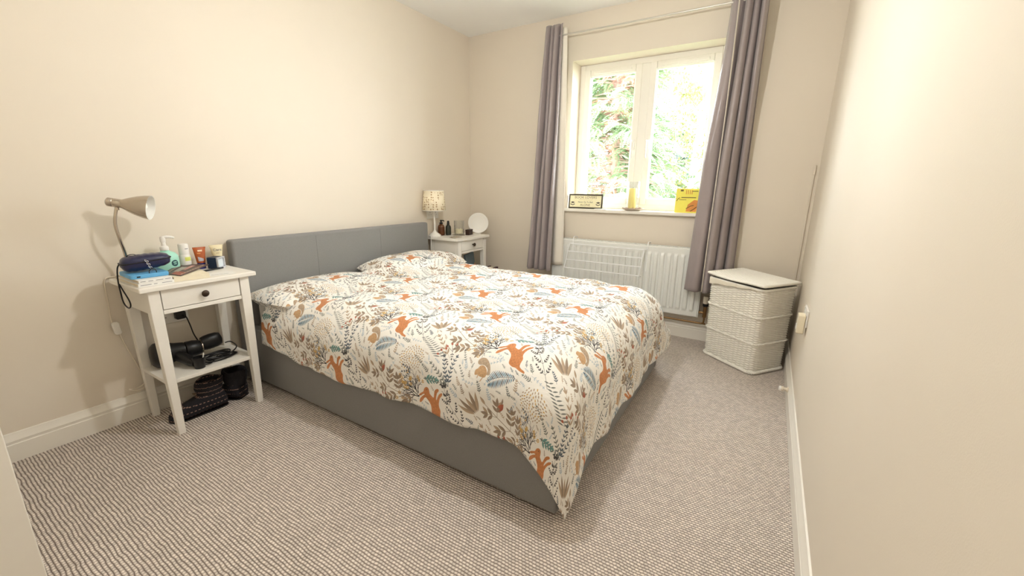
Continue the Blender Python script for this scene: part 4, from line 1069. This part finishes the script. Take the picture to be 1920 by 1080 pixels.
def curtain(label, xl, xr, ztop, zbot, folds, amp, seed, lin_side, phase=0., wide=None, push=0.):
    rnd = random.Random(seed)
    t = thing('curtain', label, 'curtain', ((xl(1)+xr(1))/2, RODY, zbot))
    jit = [rnd.uniform(-.3, .3) for _ in range(folds*2+2)]
    def P(u, v, off=0.):
        z = ztop+(zbot-ztop)*v
        a = xl(v); b = xr(v)
        uu = u
        if wide: uu = wide(u)
        ph = uu*folds*2*math.pi+phase+.5*math.sin(uu*9+seed)+.25*math.sin(v*3.1+uu*6)
        k = int(u*folds*2); A = amp*(1+.45*math.sin(uu*13.7+seed*1.7+v*1.5))*(.72+.35*v)
        s = math.sin(ph); s = math.copysign(abs(s)**.75, s)
        y = RODY-.030*v+A*s+.005*math.sin(v*9+u*11)+.005*nz(u*3, v*5, seed, 2)-off+push*sm((u-.58)/.25)*sm(v*1.6)
        x = a+(b-a)*u+.35*A*math.cos(ph)*math.sin(math.pi*u)**.4*.6
        # gathered heading: tight above the rod
        return Vector((x, y, z+(.010*math.sin(ph*1.0+.6) if v < .02 else 0)))
    c = MB().grid(lambda i, j: P(i, j), 150, 70)
    co = c.build('drape', M_satin, t, smooth=180, recalc=False)
    co.modifiers.new('thickness', 'SOLIDIFY').thickness = .003
    return t, co, P
lt_, co, PL = curtain('left mauve grey curtain with pale lining, hanging beside the window', lambda v: .848-.116*v, lambda v: .998-.022*v, 2.325, .430, 4, .042, 3, 1)
# lining showing past the inner edge
def liningL(u, v):
    z = 2.30+(.475-2.30)*v; x = .945+(1.025+.045*v-.945)*u
    return Vector((x, -.125+.012*math.sin(u*7+v*2)+.02*(1-u), z))
l = MB().grid(liningL, 16, 50).build('lining', M_lining, lt_, smooth=180, recalc=False); l.modifiers.new('thickness', 'SOLIDIFY').thickness = .002
rt_, co, PR = curtain('right mauve grey curtain sweeping over the window edge', lambda v: 2.143-.030*sm(v*1.6)-.055*v**1.3, lambda v: 2.345+.010*v, 2.325, .412, 4, .040, 9, -1, phase=2.6, wide=lambda u: u**1.5, push=.085)
def liningR(u, v):
    z = 2.32+(.42-2.32)*v; x = 2.182+.004*math.sin(v*5)+.006*u
    return Vector((x, -.172-.040*v+.010*u, z))
l = MB().grid(liningR, 3, 40).build('lining', M_lining, rt_, smooth=180, recalc=False); l.modifiers.new('thickness', 'SOLIDIFY').thickness = .0015

# ------------------------------------------------------------------ radiator
M_rad = mat('radiator_enamel', (232, 232, 226), .35, var=.01)
RA0, RA1, RZ0, RZ1, RY = .955, 2.162, .195, .702, -.098
rad = thing('radiator', 'white ribbed panel radiator under the window', 'radiator', (1.56, -.06, RZ0))
NP = 24; pw = (RA1-RA0-.05)/NP
def radp(u, v):
    x = RA0+(RA1-RA0)*u; z = RZ0+(RZ1-RZ0)*v
    k = (x-RA0-.025)/pw; f = k-math.floor(k)
    g = sm((.36-abs(f-.5))/.12) if 0 <= k <= NP else 0
    e = sm((z-RZ0-.040)/.02)*sm((RZ1-.045-z)/.02)
    edge = sm((u*(RA1-RA0))/.008)*sm(((1-u)*(RA1-RA0))/.008)*sm(v*(RZ1-RZ0)/.008)*sm((1-v)*(RZ1-RZ0)/.008)
    return Vector((x, RY+.012+.004*e-.014*g*e-.010*edge, z))
vv = sorted(set([0, .008, .016, .03, .06, .075, .085, .1, .115, .13]+[.13+.74*k/8 for k in range(9)]+[1-a for a in (0, .008, .016, .03, .06, .075, .085, .1, .115, .13)]))
pm = MB(); nu = NP*14
for i in range(nu+1):
    for v in vv: pm.v.append(tuple(radp(i/nu, v)))
w_ = len(vv)
for i in range(nu):
    for j in range(w_-1): pm.f.append((i*w_+j, (i+1)*w_+j, (i+1)*w_+j+1, i*w_+j+1))
pm.build('front_panel', M_rad, rad, smooth=50, recalc=False)
MB().box(RA0+.002, RA1-.002, RY+.0125, -.028, RZ0+.004, RZ1-.012).build('body', M_rad, rad, bevel=.003)
tg = MB().box(RA0, RA1, RY+.006, RY+.014, RZ1-.012, RZ1+.003).box(RA0, RA1, -.034, -.026, RZ1-.012, RZ1+.003)
for k in range(40): x = RA0+.012+(RA1-RA0-.024)*k/39; tg.box(x-.003, x+.003, RY+.014, -.034, RZ1-.010, RZ1+.001)
tg.build('top_grille', M_rad, rad)
MB().box(RA0-.003, RA0+.0015, RY+.004, -.026, RZ0+.002, RZ1+.003).build('side_cover', M_rad, rad, bevel=.001)
MB().box(RA1-.0015, RA1+.003, RY+.004, -.026, RZ0+.002, RZ1+.003).build('side_cover', M_rad, rad, bevel=.001)
M_brass = mat('brass', (150, 118, 80), .35, metal=.9)
vl = MB().cyl((RA1+.003, -.065, .235), (2.205, -.065, .235), .009).cyl((2.205, -.065, .20), (2.205, -.065, .285), .013).tube(smoothpath([(2.205, -.065, .20), (2.205, -.065, .17), (2.195, -.06, .150), (2.12, -.05, .146), (1.2, -.045, .150)], 6), .007, 8)
vo = vl.build('valve', M_brass, rad, smooth=50)
MB().lathe([(.016, 0), (.019, .004), (.020, .020), (.018, .022)], (2.205, -.065, .283), n=20).build('valve_collar', M_black, vo, smooth=40)
MB().lathe([(.018, 0), (.021, .006), (.021, .045), (.018, .056), (.012, .058)], (2.205, -.065, .3055), n=20).build('valve_cap', M_cord, vo, smooth=40)
# over-radiator airer
ar = thing('radiator_airer', 'white wire clothes airer hooked over the radiator', 'airer', (1.42, -.15, .46))
aw = MB(); ax0, ax1 = 1.130, 1.742
p0 = lambda k: (-.128-.022*k/3*3*.5, .672-.072*k)
bars = [(-.130, .672, .0), (-.142, .608, .012), (-.152, .540, .020), (-.162, .472, .030)]
for (y, z, sh) in bars: aw.tube([(ax0-sh, y, z), (ax1-sh*.6, y, z)], .0035, 6)
for x in (ax0, ax1):
    k = 1 if x == ax0 else .6
    aw.tube([(x-sh*k, y, z) for y, z, sh in bars], .0035, 6)
    aw.tube(smoothpath([(x+.018, RY+.0, .50), (x+.018, RY-.006, .66), (x+.018, RY-.006, .70), (x+.018, RY+.008, .725), (x+.018, -.05, .722), (x+.018, -.018, .712), (x+.018, -.016, .66)], 5), .0032, 6)
    aw.tube([(x, -.130, .672), (x+.018, RY-.006, .672)], .0032, 6)
    aw.tube([(x-.030*k, -.162, .472), (x-.02*k, RY-.004, .455)], .0032, 6)
aw.build('wire_frame', mat('bright_white_wire', (252, 252, 250), .4), ar, smooth=60)

# ------------------------------------------------------------------ windowsill
ZW = .9535
sg = thing('sign', 'small framed book lovers sign leaning on the left of the windowsill', 'sign', (1.19, .02, ZW))
Mg = frame((1.188, .012, ZW), (1, .03, 0), (0, .10, 1))
M_sframe = mat('dark_olive_frame', (70, 62, 48), .6, var=.15)
f = MB()
for (a, b_, c, d) in ((-.148, .148, 0, .012), (-.148, .148, .108, .120), (-.148, -.137, .012, .108), (.137, .148, .012, .108)): f.box(a, b_, c, d, -.010, .003, Mg)
f.build('frame', M_sframe, sg, bevel=.0015)
pl_ = MB().box(-.137, .137, .012, .108, -.008, -.001, Mg).build('panel', mat('parchment', (244, 236, 196), .6, var=.04), sg)
M_gold = mat('bronze_ink', (128, 108, 74), .6); M_dk = mat('dark_ink', (70, 60, 52), .6)
def put(s, size, x, y, m, sp=1.): text(s, size, Mg @ Matrix.Translation((x, y, -.0008)), m, 'lettering', pl_, ext=.0003, font_space=sp)
put('BOOK LOVERS', .028, 0, .092, M_gold, 1.05); put('Never Go To Bed', .0175, 0, .054, M_dk); put('ALONE', .026, 0, .030, M_gold, 1.05)
MB().box(-.06, .06, .0715, .0725, -.0008, -.0003, Mg).build('rule', M_gold, pl_)
for sx in (-.112, .112):
    b1 = MB()
    b1.prism([(sx-.020, .050), (sx, .058), (sx+.020, .050), (sx, .043)], -.0008, -.0003, Mg).prism([(sx-.020, .034), (sx, .026), (sx, .032), (sx-.018, .041)], -.0008, -.0003, Mg).prism([(sx+.020, .034), (sx, .026), (sx, .032), (sx+.018, .041)], -.0008, -.0003, Mg)
    b1.build('book_motif', M_dk, pl_)
ev = tag(MB().box(1.285, 1.385, -.030, .030, ZW, ZW+.004, Matrix.Translation((0, 0, 0))).build('envelope', M_paper, loc=(1.33, 0, ZW), bevel=.001), 'white envelope lying beside the sign on the windowsill', 'envelope')
cn = thing('candle_dish', 'round pale dish with stones under the hurricane candle on the windowsill', 'dish', (1.585, .03, ZW))
MB().lathe([(.05, 0), (.055, .002), (.088, .016), (.090, .018), (.086, .018), (.054, .006), (.001, .005)], (1.582, .03, ZW), n=40, cap1=True).build('dish', mat('stoneware', (226, 208, 190), .5), cn, smooth=40)
pe = MB(); rr = random.Random(9)
for k in range(46):
    a = rr.random()*6.28; r = .050+.028*rr.random(); pe.ell((1.582+r*math.cos(a), .03+r*math.sin(a), ZW+.0155+.004*rr.random()), .006, .005, .004, 8, 6)
pbl = pe.build('pebbles', mat('brown_pebbles', (140, 108, 92), .6, var=.5, vscale=90), cn, smooth=60); pbl['kind'] = 'stuff'
pi = thing('pillar_candle', 'yellow pillar candle inside the glass sleeve on the windowsill', 'candle', (1.575, .03, ZW+.006))
MB().lathe([(.029, 0), (.030, .002), (.030, .160), (.027, .165), (.001, .160)], (1.575, .03, ZW+.0062), n=28, cap1=True).build('wax', mat('yellow_wax', (246, 226, 140), .5, var=.05), pi, smooth=40)
MB().cyl((1.575, .03, ZW+.166), (1.575, .03, ZW+.180), .0013, .0013, 6).build('wick', M_black, pi)
gs = tag(MB().lathe([(.048, 0), (.0485, .001), (.0485, .215), (.0465, .215), (.0465, .001)], (1.578, .03, ZW+.0062), n=36, cap0=False, cap1=False).build('glass_sleeve', M_glass, loc=(1.578, .03, ZW+.006), smooth=40), 'clear glass hurricane sleeve around the yellow candle', 'candle holder')
gc = thing('greeting_card', 'yellow greeting card with orange and brown drawing, tucked by the right curtain', 'card', (1.985, 0, ZW))
Mcd = frame((1.985, -.005, ZW), (1, .06, 0), (0, .16, 1))
M_ycard = mat('yellow_card', (252, 234, 100), .6, var=.12, vscale=14)
MB().box(-.078, .078, 0, .175, -.0012, 0, Mcd).build('front', M_ycard, gc)
MB().box(-.078, .078, 0, .175, -.0012, 0, frame((1.985, .060, ZW), (1, .06, 0), (0, -.21, 1))).build('back', M_ycard, gc)
M_or = mat('orange_print', (224, 148, 70), .6, var=.2, vscale=30); M_brn = mat('brown_print', (110, 92, 50), .6)
MB().prism([(0, .01), (.07, .01), (.078, .09), (.05, .095), (.01, .06)], .0001, .0005, Mcd).build('drawn_figure', M_or, gc)
for (a, b_, c, d) in ((-.04, .06, .108, .1135), (-.055, -.005, .093, .096), (.03, .07, .155, .160), (-.05, -.03, .155, .168)):
    MB().box(a, b_, c, d, .0001, .0005, Mcd).build('drawn_line', M_brn, gc)
for k in range(4): MB().box(-.012+.013*k, -.007+.013*k, .135, .165, .0001, .0005, Mcd).build('drawn_line', M_or, gc)
for pth, r in ((((-.07, .085, .0008), (-.062, .10, .0008), (-.05, .108, .0008)), .0022), (((.0, .03, .0008), (.03, .05, .0008), (.05, .055, .0008)), .0022), (((.03, .012, .0008), (.055, .03, .0008), (.07, .045, .0008)), .0028)):
    MB().tube([Mcd @ Vector(p) for p in pth], r, 5).build('drawn_line', M_brn, gc)

# ------------------------------------------------------------------ wicker hamper
M_wick = mat('white_painted_wicker', (250, 245, 234), .6, var=.06, vscale=60)
ham = thing('laundry_hamper', 'white wicker laundry hamper with lid in the far right corner', 'hamper', (2.487, -.267, 0))
B0 = [Vector((2.242, -.263, 0)), Vector((2.551, -.506, 0)), Vector((2.722, -.278, 0)), Vector((2.420, -.042, 0))]
T0_ = [Vector((2.228, -.290, .545)), Vector((2.546, -.555, .545)), Vector((2.729, -.293, .545)), Vector((2.412, -.040, .545))]
def perim(quad, s, rad=.045):
    pts = []
    n = 4
    for i in range(n):
        p = quad[i]; a = (quad[i-1]-p).normalized(); b = (quad[(i+1) % n]-p).normalized()
        for k in range(7):
            t = k/6; q0 = p+a*rad; q1 = p+b*rad
            pts.append((q0*(1-t)**2+p*2*t*(1-t)+q1*t*t))
    L_ = [0]
    for i in range(len(pts)): L_.append(L_[-1]+(pts[(i+1) % len(pts)]-pts[i]).length)
    d = (s % 1.0)*L_[-1]
    for i in range(len(pts)):
        if d <= L_[i+1]+1e-9:
            f = (d-L_[i])/max(1e-9, L_[i+1]-L_[i]); A, B = pts[i], pts[(i+1) % len(pts)]
            tg_ = (B-A).normalized(); return A.lerp(B, f), Vector((tg_.y, -tg_.x, 0))
    return pts[0], Vector((0, -1, 0))
NST, NROW = 42, 72
ns, nr = NST*6, NROW*3
m = MB()
for i in range(ns):
    s = i/ns; pb_, nb_ = perim(B0, s); ptp, _ = perim(T0_, s)
    for j in range(nr+1):
        v = j/nr; row = v*NROW; k = math.floor(min(row, NROW-1e-6)); fr_ = row-k
        ph = s*NST*math.pi+(k % 2)*math.pi
        over = math.sin(ph)
        strand = math.sqrt(max(0, 1-(2*fr_-1)**2))
        d = .0060*over*(.35+.65*strand)+.0022*strand-.003
        for bz in (.36, .68):
            if abs(v-bz) < .012: d += .0035
        p = pb_.lerp(ptp, v)+nb_*d
        m.v.append((p.x, p.y, .012+v*.533))
for i in range(ns):
    i2 = (i+1) % ns
    for j in range(nr): m.f.append((i*(nr+1)+j, i2*(nr+1)+j, i2*(nr+1)+j+1, i*(nr+1)+j+1))
m.build('body', M_wick, ham, smooth=180)
def rimtube(quad, z, r, n=140, twist=0, off=0.0):
    pts = []
    for i in range(n):
        p, nn = perim(quad, i/n)
        pts.append(p*1+nn*(off+r*.7*math.sin(twist*2*math.pi*i/n))+Vector((0, 0, z-p.z+r*.7*math.cos(twist*2*math.pi*i/n))))
    return pts
br_ = MB()
for ph in range(3):
    n = 220; pts = []
    for i in range(n):
        p, nn = perim(B0, i/n); a = 2*math.pi*(34*i/n+ph/3)
        pts.append(p+nn*(.004+.006*math.sin(a))+Vector((0, 0, .0125+.0065*math.cos(a))))
    br_.tube(pts, .0052, 6, closed=True)
br_.build('base_braid', M_wick, ham, smooth=60)
wb_ = MB()
for bz in (.36, .68):
    q = [a.lerp(b, bz) for a, b in zip(B0, T0_)]
    for ph in range(2):
        n = 220; pts = []
        for i in range(n):
            p, nn = perim(q, i/n); a = 2*math.pi*(40*i/n+ph/2)
            pts.append(p+nn*(.006+.003*math.sin(a))+Vector((0, 0, .012+bz*.533-p.z+.003*math.cos(a))))
        wb_.tube(pts, .0034, 5, closed=True)
wb_.build('woven_band', M_wick, ham, smooth=60)
MB().tube(rimtube(T0_, .548, .003, off=.002), .008, 8, closed=True).build('rim', M_wick, ham, smooth=60)
# cloth liner hem over the rim on the front left
li = MB()
def linp(u, v):
    s = -.02+.32*u; p, nn = perim(T0_, s)
    return p+nn*(.011+.002*math.sin(u*40))+Vector((0, 0, .010-.050*v*(1-.95*u)+.002*math.sin(u*23)-.004*u))
li.grid(linp, 60, 6); lo_ = li.build('liner', mat('calico_liner', (240, 232, 214), .9), ham, smooth=180, recalc=False)
lo_.modifiers.new('thickness', 'SOLIDIFY').thickness = .002
# lid: woven panel, slightly warped, lifted at the front right
LQ = [Vector((2.222, -.296, 0)), Vector((2.548, -.574, 0)), Vector((2.734, -.290, 0)), Vector((2.408, -.028, 0))]
def lidp(u, v, h=0.):
    p = LQ[0].lerp(LQ[1], u).lerp(LQ[3].lerp(LQ[2], u), v)
    z = .574+.016*math.sin(math.pi*v)*math.sin(math.pi*u)*.6+.010*(1-u)-.006*math.sin(u*math.pi*1.5)*(1-v)
    return Vector((p.x, p.y, z+h))
lm = MB(); nl, ml_ = 26, 34
def lw_(u, v):
    k = math.floor(min(v*ml_, ml_-1e-6)); f_ = v*ml_-k
    st_ = math.sqrt(max(0, 1-(2*f_-1)**2))
    return lidp(u, v, .004*math.sin(u*nl*math.pi+(k % 2)*math.pi)*st_+.003*st_)
lm.grid(lw_, nl*5, ml_*4)
ld = lm.build('lid', M_wick, ham, smooth=180, recalc=False); ld.modifiers.new('thickness', 'SOLIDIFY').thickness = .006
edge = []
for k in range(40): edge.append(lidp(k/40, 0))
for k in range(40): edge.append(lidp(1, k/40))
for k in range(40): edge.append(lidp(1-k/40, 1))
for k in range(40): edge.append(lidp(0, 1-k/40))
MB().tube(edge, .0085, 8, closed=True).build('lid_edge', M_wick, ld, smooth=60)

# ------------------------------------------------------------------ ceiling pendant and added fill lamp (out of frame)
def pendant(label, pos, watt, r=.035):
    t = thing('pendant_lamp', label, 'ceiling lamp', (pos[0], pos[1], H))
    MB().lathe([(.045, 0), (.045, -.012), (.03, -.025), (.006, -.03)], (pos[0], pos[1], H-.0005), n=24).build('ceiling_rose', M_plastic, t, smooth=40)
    MB().cyl((pos[0], pos[1], H-.03), (pos[0], pos[1], pos[2]+.10), .003).lathe([(.018, .05), (.018, .1)], pos, n=16).build('flex', M_plastic, t, smooth=40)
    MB().lathe([(.012, .055), (.016, .045), (.030, .015), (.034, -.005), (.026, -.028), (.008, -.038)], pos, n=24).build('bulb', M_glass, t, smooth=60)
    ld_ = bpy.data.lights.new('bulb_light', 'POINT'); ld_.energy = watt; ld_.color = WARM; ld_.shadow_soft_size = r
    lo = bpy.data.objects.new('bulb_light', ld_); COL.objects.link(lo); lo.parent = t; lo.location = (0, 0, pos[2]-H)
    return t
pendant('bare bulb pendant hanging over the bed', LAMP_POS, LAMP_W)
pendant('unseen fill bulb on a pendant, added behind the camera', FILL_POS, FILL_W, .12)
